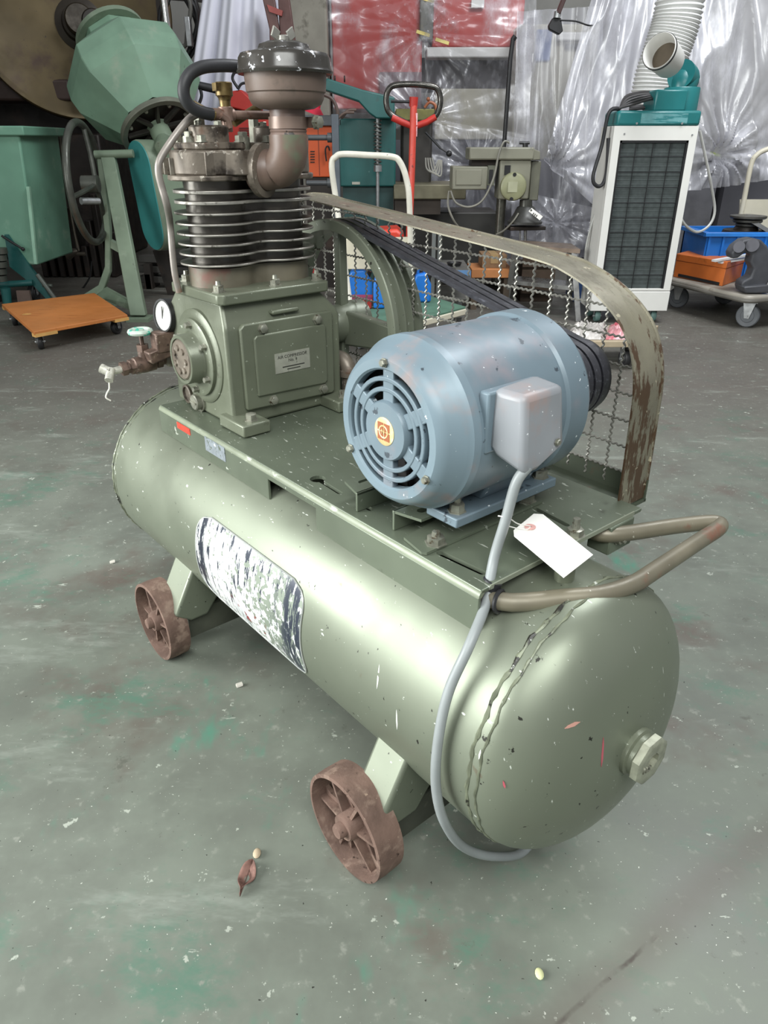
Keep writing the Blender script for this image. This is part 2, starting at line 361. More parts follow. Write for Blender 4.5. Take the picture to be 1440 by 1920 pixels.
# ------------------------------------------------------------------ pump: crankcase
CX0, CX1, CY0, CY1 = -1.402, -1.168, .606, .862
mb = MB()
secs = [(ZP+.001, 0, 0), (.545, 0, 0), (.700, 0, 0), (.712, .004, .004), (.742, .030, .026), (.748, .031, .027)]
vs = []
for z_, ix, iy in secs: vs += [V(CX0+ix, CY0+iy*.2, z_), V(CX1-ix*.75, CY0+iy*.35, z_), V(CX1-ix*.75, CY1-iy, z_), V(CX0+ix, CY1-iy, z_)]
fs = [(3, 2, 1, 0)]+[(4*k+i, 4*k+(i+1) % 4, 4*k+4+(i+1) % 4, 4*k+4+i) for k in range(len(secs)-1) for i in range(4)]+[tuple(4*(len(secs)-1)+i for i in range(4))]
crank = part(mb.add(vs, fs), 'crankcase', m_castgreen, bevel=.010, seg=3, ang=60)
def flange(z0, z1, n=4):
    a = V(-1.178, .604, z0); x0 = -1.392
    return [V(x0, .632, z0), V(x0+.03, .604, z0), V(-1.182, .604, z0), V(-1.172, .614, z0), V(-1.172, .838, z0), V(-1.182, .846, z0), V(x0+.03, .846, z0), V(x0, .83, z0)]
sub(MB().prism(flange(.746, .765), (0, 0, .019)), 'top_flange', m_castgreen, crank, bevel=.003)
for p in ((-1.352, .632), (-1.205, .622), (-1.198, .736), (-1.200, .832), (-1.352, .832), (-1.378, .736)):
    sub(MB().bolt((p[0], p[1], .765), (0, 0, 1), .0105, .011, .008), 'flange_nut', m_bolt, crank)
for (x_, y_) in ((-1.128, .626), (-1.128, .842)):
    f = MB().prism([V(CX1-.03, y_-.034, ZP+.001), V(CX1+.062, y_-.034, ZP+.001), V(CX1+.062, y_+.024, ZP+.001), V(CX1-.03, y_+.024, ZP+.001)], (0, 0, .023))
    sub(f, 'mounting_foot', m_castgreen, crank, bevel=.003)
    sub(MB().bolt((x_, y_-.004, ZP+.024), (0, 0, 1), .011, .012), 'foot_bolt', m_bolt, crank)
# cover with nameplate
mb = MB().prism([V(CX1-.002, a_, b_) for a_, b_ in ((.634, .551), (.832, .546), (.838, .552), (.838, .706), (.832, .712), (.640, .712), (.632, .704), (.632, .556))], (.012, 0, 0))
cover = sub(mb, 'side_cover', m_castgreen, crank, bevel=.003)
mb = MB().prism([V(CX1+.009, a_, b_) for a_, b_ in ((.656, .575), (.812, .571), (.818, .577), (.818, .684), (.812, .690), (.662, .690), (.656, .684))], (.006, 0, 0)); sub(mb, 'raised_panel', m_castgreen, crank, bevel=.004, seg=3)
np_ = sub(MB().box(CX1+.015, CX1+.0162, .696, .775, .612, .650), 'nameplate', m_silver, crank, label='silver maker plate')
Y_, Z_ = V(0, 1, 0), V(0, 0, 1)
for s_, sz, zz in (('AIR COMPRESSOR', .0082, .642), ('No. 1', .0085, .634)):
    text('nameplate_text', s_, sz, m_print, crank, basis((CX1+.0164, .7355, zz), Y_, Z_), .0002)
mb = MB().box(CX1+.016, CX1+.0166, .712, .762, .6215, .6235); mb.box(CX1+.016, CX1+.0166, .722, .752, .6165, .6182); sub(mb, 'nameplate_print', m_print, crank)
for y_, z_ in ((.678, .700), (.800, .700), (.690, .561), (.808, .560)): sub(MB().bolt((CX1+.010, y_, z_), (1, 0, 0), .0085, .007), 'cover_bolt', m_bolt, crank)
sub(MB().box(CX1-.010, CX1+.004, .705, .765, .719, .727), 'cast_lug', m_castgreen, crank, bevel=.003)
# bearing housing
BX, BZ = -1.278, .636
mb = MB().lathe([(.090, 0), (.090, .006), (.084, .010), (.074, .010), (.074, .016), (.070, .018), (.050, .018), (.047, .022), (.047, .042), (.0455, .044), (.040, .044), (.040, .041), (0, .041)], (BX, CY0+.004, BZ), (0, -1, 0), 48)
bear = sub(mb, 'bearing_housing', m_castgreen, crank)
mb = MB().lathe([(.039, 0), (.036, .004), (.012, .005), (0, .005)], (BX, CY0+.004-.041, BZ), (0, -1, 0), 24)
for i in range(7):
    a_ = i*.9; mb.cyl((BX+.023*math.cos(a_), CY0-.040, BZ+.023*math.sin(a_)), (BX+.023*math.cos(a_), CY0-.0445, BZ+.023*math.sin(a_)), .006, n=8)
sub(mb, 'bearing_cap', m_iron, crank, label='greasy cast bearing cap')
for i in range(6):
    a_ = R(30+60*i); sub(MB().bolt((BX+.062*math.cos(a_), CY0-.014, BZ+.062*math.sin(a_)), (0, -1, 0), .006, .009), 'housing_bolt', m_bolt, crank)
p = py_(355, 745, CY0); sg = sub(MB().lathe([(.019, 0), (.019, .005), (.015, .006), (.014, .002), (0, .002)], (p.x, CY0, p.z+.008), (0, -1, 0), 24), 'oil_sight_glass', m_iron, crank)
p = V(-1.300, CY0, .5405); sub(MB().lathe([(.021, 0), (.021, .004), (.016, .004), (.016, .014), (.014, .016), (0, .016)], p, (0, -1, 0), 24).box(p.x-.012, p.x+.012, CY0-.018, CY0-.015, p.z-.002, p.z+.002), 'oil_plug', m_bolt, crank)
# ------------------------------------------------------------------ cylinders
CXM, CYA, CYB = -1.285, .672, .800
def fig8(r, waist, z, n=64, grow=0, ya=CYA, yb=CYB):
    out = []
    for i in range(n):
        a = 2*math.pi*(i+.5)/n; c_, s_ = math.cos(a), math.sin(a); ym = (ya+yb)/2
        best = 0
        for yc in (ya, yb):       # ray from the middle: far crossing of each circle, else the waist bar
            b = (yc-ym)*c_; D = r*r-(yc-ym)**2+b*b
            if D >= 0: best = max(best, b+math.sqrt(D))
        if abs(s_) > 1e-3:
            k = waist/abs(s_)
            if abs(k*c_) < (yb-ya)/2: best = max(best, k)
        out.append(V(CXM+best*s_, ym+best*c_, z))
    for _ in range(2): out = [out[i]*.6+(out[i-1]+out[(i+1) % n])*.2 for i in range(n)]
    return out
mb = MB().prism(fig8(.060, .040, .765), (0, 0, .034)); cyl = part(mb, 'cylinder_block', M('cylinder_foot_paint', '6c6657', .45, .1, .5, .2, 12, (('6e4f45', 9, .55, .68),)))
sub(MB().prism(fig8(.052, .034, .798), (0, 0, .145)), 'cylinder_barrel', m_fin, cyl)
nf = 8; zf = [.803+.0172*i for i in range(nf)]
for i, z_ in enumerate(zf):
    r_ = .0735 if i < 6 else .071
    o = sub(MB().prism(fig8(r_, .052, z_, 72), (0, 0, .0042 if i < 6 else .006)), 'cooling_fin', m_fin, cyl, bevel=.0013, seg=2); o.data.materials.append(m_fin_edge)
    for pl in o.data.polygons:
        if abs(pl.normal.z) < .5: pl.material_index = 1
# head
mb = MB().prism(fig8(.077, .060, .944, 72), (0, 0, .009)); head = part(mb, 'cylinder_head', m_iron, bevel=.002)
mb = MB().prism(fig8(.070, .058, .952, 72), (0, 0, .040)); sub(mb, 'head_casting', m_iron, head, bevel=.004)
mb = MB()
sub(MB().box(CXM+.060, CXM+.064, .630, .652, .953, .990), 'head_lug', m_iron, head, bevel=.0015)
for i in range(3): sub(MB().box(CXM-.052+.024*i-.0016, CXM-.052+.024*i+.0016, .596, .615, .953, .980), 'head_rib', M('pale_casting_edge', '8d877c', .4, .4, .5, .25, 60, (('3c3731', 50, .55, .66),)), head, bevel=.001)
sub(MB().cyl((CXM+.055, .690, .953), (CXM+.055, .690, .992), .030, .027, 20), 'valve_boss', m_iron, head, bevel=.002)
for yc in (CYA, CYB):
    hw = .048
    sub(MB().prism([V(CXM+a_, yc+b_, .992) for a_, b_ in ((-hw, -.040), (-.040, -hw), (.046, -hw), (.056, -.038), (.056, .036), (.046, hw), (-.040, hw), (-hw, .040))], (0, 0, .012)), 'valve_cover', m_iron, head, bevel=.003)
    sub(MB().lathe([(.034, 0), (.034, .024), (.030, .027), (0, .027)], (CXM+.006, yc, 1.003), (0, 0, 1), 28), 'valve_cap', m_iron, head)
    for dx, dy in ((-.040, -.038), (.046, -.036), (.046, .036), (-.040, .038)): sub(MB().bolt((CXM+dx, yc+dy, 1.004), (0, 0, 1), .0085, .010), 'cover_bolt', m_bolt, head)
    for k in range(4):
        a_ = R(20+90*k); sub(MB().bolt((CXM+.006+.023*math.cos(a_), yc+.023*math.sin(a_), 1.029), (0, 0, 1), .0065, .007), 'cap_bolt', m_bolt, head)
for px1, py1 in ((376, 250), (477, 255)):
    p = px_(px1, py1, CXM-.02); sub(MB().bolt((p.x, p.y, .99), (0, 0, 1), .0105, .055), 'tall_hex_nut', m_bolt, head)
for px1, py1 in ((356, 262), (456, 270)):
    p = px_(px1, py1, CXM); mb = MB().cyl((p.x, p.y, .985), (p.x, p.y, 1.012), .0125, n=14).bolt((p.x, p.y, 1.012), (0, 0, 1), .010, .008); sub(mb, 'head_stud', m_bolt, head)
# safety valve, tee and pipes
sv = px_(423, 205, CXM+.01)
zT_ = px_(423, 215, CXM+.01).z; zV = px_(423, 154, CXM+.01).z
mb = MB().cyl((sv.x, sv.y, 1.02), (sv.x, sv.y, zT_), .0095, n=14)
mb.cyl((sv.x, sv.y, zT_-.010), (sv.x, sv.y, zT_+.012), .0125, n=14).cyl((sv.x, sv.y-.030, zT_), (sv.x, sv.y+.015, zT_), .0100, n=14)
tee = part(mb, 'pipe_tee', m_copper, bevel=.001)
zt_ = px_(423, 160, CXM+.01).z
hv = zV-zT_-.010; mb = MB().lathe([(.0095, 0), (.0095, hv*.3), (.0105, hv*.3), (.0110, hv*.38), (.0135, hv*.46), (.0150, hv*.48), (.0150, hv*.96), (.0130, hv), (0, hv)], (sv.x, sv.y, zT_+.010), (0, 0, 1), 18)
mb.box(sv.x-.004, sv.x+.010, sv.y-.020, sv.y-.011, zV-hv*.36, zV-hv*.05)
part(mb, 'safety_valve', m_brass, label='brass safety valve on the head')
part(MB().tube([V(sv.x, sv.y+.012, zT_), px_(512, 216, CXM+.03), px_(520, 216, CXM+.03)], .0072, 10), 'cross_pipe', m_copper)
P_ = [px_(x, y, CXM+.01) for x, y in ((421, 214), (402, 213), (380, 212), (360, 219), (340, 240), (318, 270), (300, 300), (297, 322), (303, 350), (313, 385))]+[px_(x, y, CXM-.03) for x, y in ((319, 420), (323, 470), (328, 515), (336, 548))]
part(MB().tube(spl(P_, 5), .0062, 10), 'unloader_pipe', M('grey_copper_pipe', '8e8780', .4, .3, .5, .12, 20, (('8a6a58', 8, .55, .7),)), label='thin bent grey copper pipe')
P_ = [px_(x, y, CXM+.04) for x, y in ((490, 133), (468, 129), (440, 124), (410, 123), (380, 126), (358, 137), (346, 157), (345, 178), (354, 196), (374, 209), (398, 215))]
hs = part(MB().tube(spl(P_, 5), .0098, 12), 'breather_hose', m_black, label='black rubber hose looping from the air filter')
P_ = [px_(x, y, CXM+.02) for x, y in ((362, 197), (380, 207), (402, 217))]; part(MB().tube(P_, .0075, 10), 'brass_elbow', m_brass)
P_ = [px_(x, y, CXM) for x, y in ((438, 231), (460, 216), (488, 198))]; part(MB().tube(P_, .007, 10), 'brass_stub', m_brass)
part(MB().tube([px_(x, y, CXM+.02) for x, y in ((414, 216), (426, 224), (430, 240))], .007, 10), 'small_tube', m_copper)
# intake elbow and air filter
FX, FY = -1.168, .764
pts = [V(CXM+.05, FY-.035, .958), V(CXM+.075, FY-.020, .960)]+[V(FX-.038+.038*math.sin(R(a_)), FY-.008+.008*math.sin(R(a_)), .960+.002+.038*(1-math.cos(R(a_)))) for a_ in (0, 20, 40, 60, 80, 90)]+[V(FX, FY, 1.015)]
el = part(MB().tube(pts, .0335, 22), 'intake_elbow', M('worn_elbow_paint', '67554b', .42, .0, .5, .15, 9, (('646c58', 7, .5, .62), ('9a6a58', 12, .6, .74))), ang=60)
q = V(CXM+.062, FY-.028, .959); sub(MB().lathe([(.0335, 0), (.044, 0), (.044, .012), (.0335, .014)], q, (1, .5, 0), 28), 'elbow_collar', m_iron, el)
mb = MB().lathe([(.030, 0)]+[(.0305+(.0012 if i % 2 else 0), .003*i) for i in range(1, 8)]+[(.030, .024), (.030, .058)], (FX, FY, 1.000), (0, 0, 1), 28); neck = part(mb, 'filter_neck', M('worn_neck_paint', '6a574e', .46, .0, .5, .2, 14, (('2d2724', 22, .68, .72),)))
sub(MB().ring((FX, FY, 1.024), (0, 0, 1), .030, .0325, .018, 28).box(FX+.01, FX+.034, FY+.026, FY+.042, 1.026, 1.042), 'hose_clamp', M('clamp_brown', '7a685e', .4, .3), neck)
sub(MB().bolt((FX+.034, FY+.034, 1.034), (1, .3, 0), .010, .010), 'clamp_screw', m_bolt, neck)
mb = MB().lathe([(.030, 1.052), (.046, 1.054), (.058, 1.060), (.0625, 1.068), (.0635, 1.076), (.066, 1.078), (.0665, 1.082), (.0685, 1.110), (.0685, 1.114)], (FX, FY, 0), (0, 0, 1), 48); can = part(mb, 'air_filter', m_brown, label='brown canister air filter with chipped black lid')
mb = MB().lathe([(.0685, 1.104), (.0775, 1.103), (.0795, 1.107), (.0770, 1.111), (.0755, 1.126), (.0715, 1.132), (.052, 1.136), (.043, 1.139), (.040, 1.145), (.028, 1.149), (0, 1.150)], (FX, FY, 0), (0, 0, 1), 48); sub(mb, 'filter_lid', m_lid, can)
mb = MB().cyl((FX, FY, 1.149), (FX, FY, 1.158), .009, n=10)
for s_ in (-1, 1): mb.obox((FX+.004*s_, FY+.012*s_, 1.160), V(.002, 0, 0), V(0, .006, .004*s_), V(0, -.003*s_, .007))
sub(mb, 'wing_nut', m_galv, can, bevel=.001)
part(MB().tube(spl([py_(622, 668, .880), py_(645, 676, .884), py_(655, 700, .886), py_(655, 735, .886), py_(652, 775, .886)], 5), .0165, 14).ring(py_(655, 704, .886), (0, 0, 1), .016, .021, .012, 16), 'discharge_pipe', m_iron, label='dark discharge pipe behind the crankcase')
# ------------------------------------------------------------------ flywheel, motor pulley, belts
WX, WZ, WR, WY = -1.262, .657, .210, .908
def rimprof():
    pr_ = [(WR-.021, 0), (WR-.002, 0), (WR, .002), (WR, .012)]
    for k in range(3):
        h = .012+.019*k; pr_ += [(WR-.010, h+.005), (WR-.010, h+.012), (WR, h+.017), (WR, h+.019)]
    return pr_+[(WR, .076), (WR-.021, .076), (WR-.021, 0)]
fly = part(MB().lathe(rimprof(), (WX, WY, WZ), (0, 1, 0), 96), 'flywheel', m_olive, ang=30)
for i in range(4):
    a_ = R(90*i); d = V(math.cos(a_), 0, math.sin(a_)); n_ = V(-math.sin(a_), 0, math.cos(a_)); o = V(WX, WY+.03, WZ)
    hw = .024 if i == 0 else .010
    if i == 0: sub(MB().prism([o+d*.02-n_*.045+V(0, -.012, 0), o+d*.20-n_*.026+V(0, -.012, 0), o+d*.20+n_*.022+V(0, -.012, 0), o+d*.02+n_*.030+V(0, -.012, 0)], (0, .024, 0)), 'spoke', m_olive, fly, bevel=.005)
    else: sub(MB().prism([o+d*.02-n_*.012+V(0, -.01, 0), o+d*.20-n_*.009+V(0, -.01, 0), o+d*.20+n_*.009+V(0, -.01, 0), o+d*.02+n_*.012+V(0, -.01, 0)], (0, .02, 0)), 'spoke', m_olive, fly, bevel=.003)
sub(MB().lathe([(.0, -.045), (.030, -.045), (.036, -.038), (.040, -.01), (.044, .01), (.044, .05), (.02, .05), (0, .05)], (WX, WY+.03, WZ), (0, 1, 0), 32), 'hub', m_olive, fly)
MX, MZ, PR = -.655, .674, .058
PYW = .885
mb = MB().lathe([(0, -.004), (PR, 0), (PR, .004)]+[z_ for k in range(3) for z_ in ((PR-.008, .008+.02*k), (PR-.008, .016+.02*k), (PR, .021+.02*k))]+[(PR, .07), (0, .07)], (MX, PYW, MZ), (0, 1, 0), 48); part(mb, 'motor_pulley', M('pulley_iron', '3c3c3e', .45, .3))
def belt(yo, ym):
    r1, r2 = WR-.0015, PR+.002; dx, dz = MX-WX, MZ-WZ; D = math.hypot(dx, dz); th = math.atan2(dz, dx); al = math.acos((r1-r2)/D); out = []
    for i in range(37): a_ = th+al+(2*math.pi-2*al)*i/36; out.append((WX+r1*math.cos(a_), WZ+r1*math.sin(a_), 0))
    for i in range(25): a_ = th-al+2*al*i/24; out.append((MX+r2*math.cos(a_), MZ+r2*math.sin(a_), 1))
    mb = MB(); n = len(out); vs = []
    for (x, z, f), k in zip(out, range(n)):
        f_ = max(0., min(1., (x-WX)/(MX-WX))); y = yo+(ym-yo)*f_
        cx_, cz_ = (WX, WZ) if f == 0 else (MX, MZ); nr = V(x-cx_, 0, z-cz_).normalized(); P0 = V(x, y, z)
        vs += [P0-V(0, .0075, 0), P0+V(0, .0075, 0), P0+V(0, .0048, 0)-nr*.009, P0-V(0, .0048, 0)-nr*.009]
    fs = [(4*k+i, 4*k+(i+1) % 4, 4*((k+1) % n)+(i+1) % 4, 4*((k+1) % n)+i) for k in range(n) for i in range(4)]
    return mb.add(vs, fs)
for k in range(3): part(belt(WY+.0225+.019*k, PYW+.014+.020*k), 'drive_belt', m_belt, ang=50)
# ------------------------------------------------------------------ belt guard
GY0, GY1 = .896, .972
gp = [V(-1.500, 0, .56), V(-1.520, 0, .70), V(-1.500, 0, .82), V(-1.44, 0, .895), V(-1.36, 0, .907), V(-1.275, 0, .8985)]
gp2 = [V(-1.0, 0, .8745), V(-.735, 0, .850), V(-.66, 0, .836), V(-.595, 0, .807), V(-.548, 0, .765), V(-.524, 0, .705), V(-.519, 0, .62), V(-.517, 0, .505)]
gl = spl(gp, 5)[:-1]+spl([gp[-1]]+gp2, 6)
t = NT('worn_guard_steel'); sp_ = t.n('ShaderNodeSeparateXYZ'); t.l(t.co, sp_.inputs[0])
cur = t.mix(t.ramp(t.noise(12), .35, .7), lin('7a7566'), lin('8b8673'))
nn = t.noise(26, 5, .7, None, ((1, 2.2, .55),)); lo_ = t.ramp(sp_.outputs[2], .80, .66)
a2 = t.n('ShaderNodeMath', operation='MULTIPLY_ADD'); t.l(lo_, a2.inputs[0]); a2.inputs[1].default_value = .16; t.l(nn, a2.inputs[2])
cur = t.mix(t.ramp(a2.outputs[0], .60, .66), cur, lin('54402f')); cur = t.mix(t.ramp(t.noise(50), .67, .7), cur, lin('b4ac94'))
t.set(Base_Color=cur, Metallic=.35, Roughness=t.ramp(nn, .3, .7, .22, .42)); m_gs = t.m
def strip(path, y0, y1, th):
    mb = MB(); vs = []; n = len(path)
    for i, p in enumerate(path):
        tg = (path[min(i+1, n-1)]-path[max(i-1, 0)]).normalized(); nr = V(-tg.z, 0, tg.x)
        vs += [V(p.x, y0, p.z), V(p.x, y1, p.z), V(p.x, y1, p.z)-nr*th, V(p.x, y0, p.z)-nr*th]
    return mb.add(vs, [(4*k+i, 4*k+(i+1) % 4, 4*k+4+(i+1) % 4, 4*k+4+i) for k in range(n-1) for i in range(4)]+[(3, 2, 1, 0), tuple(4*(n-1)+i for i in range(4))])
guard = part(strip(gl, GY0, GY1, .0025), 'belt_guard', m_gs, ang=30, label='worn steel belt guard with crimped wire mesh')
def inside(x, z):
    poly = gl; c_ = False; n = len(poly); j = n-1
    for i in range(n):
        if (poly[i].z > z) != (poly[j].z > z) and x < (poly[j].x-poly[i].x)*(z-poly[i].z)/(poly[j].z-poly[i].z+1e-12)+poly[i].x: c_ = not c_
        j = i
    return c_
MY = GY1-.006
def wire(vert, c0):
    pts = []; n = 520; ph = rnd.random()
    for i in range(n+1):
        s_ = (-1.53+1.03*i/n) if not vert else (.505+.41*i/n)
        x, z = (c0, s_) if vert else (s_, c0-.012*(s_+1.0))
        if inside(x, z):
            k = math.sin(2*math.pi*(s_/.0100+ph)); pts.append(V(x+(.0010*k if vert else 0), MY+(.0010*k), z+(0 if vert else .0009*k)))
    return pts
for k in range(27):
    P_ = wire(True, -.555-.0365*k)
    if len(P_) > 8: sub(MB().tube(P_, .0017, 5), 'wire', m_galv, guard)
for k in range(12):
    P_ = wire(False, .540+.0415*k)
    if len(P_) > 8: sub(MB().tube(P_, .0017, 5), 'wire', m_galv, guard)
sub(MB().tube([V(p.x, GY1-.004, p.z) for p in gl[1:-1]], .0025, 6), 'rim_rod', m_gs, guard)
# ------------------------------------------------------------------ motor
AX, AZ = -.648, .680
mb = MB().lathe([(.100, .040), (.1125, .050), (.113, .060), (.113, .215), (.117, .219), (.117, .258), (.113, .262), (.108, .272), (.085, .302), (.03, .310), (.03, .338), (0, .338)], (AX, .546, AZ), (0, 1, 0), 64)
motor = part(mb, 'motor', m_blue, ang=30, label='blue-grey electric motor with peeling paint')
mb = MB().lathe([(.0765, .014), (.0765, .003), (.079, 0), (.090, 0), (.0955, .004), (.1010, .012), (.1090, .034), (.1140, .040), (.1145, .052), (.1120, .054), (.105, .04), (.098, .026), (.09, .016), (.0765, .014)], (AX, .546, AZ), (0, 1, 0), 64)
sub(mb, 'fan_cover', M('blue_pink_paint', '73848d', .42, .10, .5, .08, 6, (('8d807e', 9, .55, .70), ('e2e8ea', 80, .70, .715), ('3c454c', 45, .67, .70))), motor, ang=30)
sub(MB().cyl((AX, .580, AZ), (AX, .602, AZ), .090, n=32), 'fan_shadow_plate', m_dark, motor)  # near-black disc stands in for the shade inside the fan cover
mb = MB()
for i in range(9):
    a_ = R(40*i); d = V(math.cos(a_), 0, math.sin(a_)); mb.obox(V(AX, .585, AZ)+d*.05, d*.034, V(0, .012, 0), V(-d.z, 0, d.x)*.0025)
sub(mb, 'fan_blade', M('fan_metal', '3f3a38', .5, .3), motor)
for ri in (.0525, .0655): sub(MB().ring((AX, .5475, AZ), (0, 1, 0), ri-.0030, ri+.0030, .010, 48), 'grille_ring', m_blue, motor, bevel=.0012)
for i in range(6):
    a_ = R(30+60*i); d = V(math.cos(a_), 0, math.sin(a_)); sub(MB().obox(V(AX, .5535, AZ)+d*.058, d*.0215, V(0, .005, 0), V(-d.z, 0, d.x)*.010), 'grille_spoke', m_blue, motor, bevel=.0015)
sub(MB().lathe([(.040, .022), (.039, .003), (.037, 0), (0, 0)], (AX, .543, AZ), (0, 1, 0), 40), 'grille_hub', m_blue, motor)
bd = sub(MB().lathe([(.0185, .0), (.0185, -.001), (.0165, -.0016), (0, -.0016)], (AX, .5432, AZ), (0, 1, 0), 32), 'badge', m_gold, motor, label='round gold and brown maker badge')
yb = .5410
mb = MB()
for sx, sz in ((-1, -1), (1, -1), (1, 1), (-1, 1)):
    cx_, cz_ = AX+sx*.0061, AZ+sz*.0061; mb.box(cx_-.0052, cx_+.0052, yb, yb+.0008, cz_-.0052, cz_+.0052)
sub(mb, 'badge_square', m_badge, motor)
sub(MB().ring((AX, yb-.0004, AZ), (0, 1, 0), .0070, .0088, .001, 28), 'badge_ring', m_gold, motor)
text('badge_letter', 'N', .0085, m_gold, motor, basis((AX, yb-.0006, AZ), (1, 0, 0), (0, 0, 1)), .0004)
for a_ in (92, 212, 332):
    d = V(math.cos(R(a_)), 0, math.sin(R(a_))); sub(MB().bolt(V(AX, .5455, AZ)+d*.0865, (0, -1, 0), .005, .005), 'cover_screw', m_bolt, motor)
# feet
for s_ in (-1, 1):
    xo, xi = AX+s_*.050, AX+s_*.012
    mb = MB().prism([V(AX+s_*.078, .600, .553), V(AX+s_*.078, .806, .553), V(AX+s_*.02, .806, .553), V(AX+s_*.02, .600, .553)], (0, 0, .014))
    ft = sub(mb, 'motor_foot', m_blue, motor, bevel=.002)
    sub(MB().prism([V(AX+s_*.055, .668, .566), V(AX+s_*.02, .668, .566), V(AX+s_*.02, .668, .600), V(AX+s_*.085, .668, .625)], (0, .105, 0)), 'foot_web', m_blue, motor, bevel=.003)
    for y_ in (.618, .790): sub(MB().bolt((AX+s_*.060, y_, .567), (0, 0, 1), .0105, .012, .016), 'foot_bolt', m_bolt, motor)
# terminal box
mb = MB().box(-.549, -.533, .604, .696, .668, .745); sub(mb, 'terminal_base', m_blue, motor, bevel=.003)
vsb = [(-.538, .614, .748), (-.492, .618, .748), (-.492, .690, .748), (-.538, .690, .752), (-.538, .612, .680), (-.484, .616, .672), (-.484, .694, .676), (-.538, .694, .676), (-.530, .618, .664), (-.486, .622, .650), (-.486, .640, .650), (-.530, .650, .662)]
tb = MB().add(vsb, [(0, 1, 2, 3), (0, 4, 5, 1), (1, 5, 6, 2), (2, 6, 7, 3), (3, 7, 4, 0), (4, 8, 9, 5), (5, 9, 10, 6), (6, 10, 11, 7), (7, 11, 8, 4), (8, 11, 10, 9)])
sub(tb, 'terminal_box', m_boxpaint, motor, bevel=.008, seg=3, ang=60, label='terminal box with worn pinkish paint')
sub(MB().bolt((-.484, .676, .682), (1, 0, 0), .004, .003), 'box_screw', m_bolt, motor)
# slide rails
def rail(xw, sgn, y0, y1):
    th = .004; zt = .551
    mb = MB().box(min(xw, xw+sgn*th), max(xw, xw+sgn*th), y0, y1, ZP+.0005, zt)
    o = part(mb, 'slide_rail', m_plate, bevel=.001)
    top = sub(MB().prism([V(xw, y0, zt-th), V(xw+sgn*.046, y0+.012, zt-th), V(xw+sgn*.046, y1, zt-th), V(xw, y1, zt-th)], (0, 0, th)), 'rail_top', m_plate, o)
    c_ = MB().prism(slotpoly(V(xw+sgn*.026, y0+.03, 0), V(xw+sgn*.026, y0+.115, 0), .012, zt-.02), (0, 0, .05)); cut(top, c_)
    return o
r1 = rail(-.668, 1, .574, .86); r2 = rail(-.742, -1, .570, .86)
base_poly = [pz_(x, y, ZP+.001) for x, y in ((757, 1012), (790, 1040), (800, 1041), (1017, 943), (1000, 930), (905, 930))]
sub(MB().prism(base_poly, (0, 0, .004)), 'rail_flange', m_plate, r1)
for x, y in ((817, 1018), (986, 938)): p = pz_(x, y, ZP+.005); sub(MB().bolt((p.x, p.y, ZP+.005), (0, 0, 1), .0125, .010, .008), 'rail_bolt', m_bolt, r1)
for x, y in ((1078, 1002),): p = pz_(x, y, ZP+.001); part(MB().bolt((p.x, p.y, ZP), (0, 0, 1), .012, .010, .016), 'plate_bolt', m_bolt)
# drain boss under the tag
p = pz_(1057, 1085, .505); part(MB().lathe([(.028, -.025), (.026, -.004), (.022, 0), (.018, .002), (.0, .002)], (p.x, p.y, .500), (0, 0, 1), 20).cyl((p.x, p.y, .5), (p.x, p.y, .528), .013, n=12), 'tank_boss', m_castgreen)
# handle
hp = [V(-.560, .578, .497), V(-.475, .582, .498), pz_(1060, 1121, .5), pz_(1130, 1114, .5), pz_(1185, 1096, .5), pz_(1230, 1068, .5), pz_(1310, 1015, .5), pz_(1345, 992, .5), pz_(1348, 982, .5), pz_(1325, 980, .5), pz_(1260, 987, .5), pz_(1140, 1003, .5), V(-.52, .826, .500)]
part(MB().tube(spl(hp, 5), .0118, 14), 'push_handle', m_pipe, label='bent tubular push handle with rubbed paint')
mb = MB().box(-.515, -.478, .822, .880, .470, .515); part(mb, 'handle_bracket', m_plate, bevel=.002)
for y_ in (.842, .866): part(MB().bolt((-.478, y_, .492), (1, 0, 0), .008, .007, .006), 'bracket_bolt', m_bolt)
# ------------------------------------------------------------------ wheels and brackets
def wheel(x, y0, s_):
    rr, wd = .087, .046; a = V(0, s_, 0)       # s_: outward is -s_
    o = part(MB().lathe([(rr-.006, 0), (rr, .001), (rr+.001, .02), (rr, wd), (rr-.008, wd), (rr-.010, .028), (rr-.010, .020), (rr-.006, 0)], (x, y0, rr), a, 48), 'wheel', m_rust, label='rusty spoked iron wheel')
    for k in range(6):
        b = R(60*k+8); d = V(math.cos(b), 0, math.sin(b)); n = V(-d.z, 0, d.x); c0 = V(x, y0, rr)+a*.024
        mb = MB().prism([c0+d*.012-n*.011, c0+d*.060-n*.011, c0+d*.080-n*.019, c0+d*.080+n*.019, c0+d*.060+n*.011, c0+d*.012+n*.011], a*.007)
        mb.prism([c0+d*.014-n*.0025-a*.016, c0+d*.079-n*.0025-a*.010, c0+d*.079-n*.0025+a*.003, c0+d*.014-n*.0025+a*.003], n*.005)
        sub(mb, 'spoke', m_rust, o)
    sub(MB().lathe([(0, -.012), (.010, -.012), (.012, -.008), (.012, 0), (.020, 0), (.022, .004), (.024, .05), (0, .05)], V(x, y0, rr), a, 20), 'hub', m_rust, o)
    return o
WXF, WXR, WYN = -.607, -1.287, .427
WYF = 2*TY-WYN
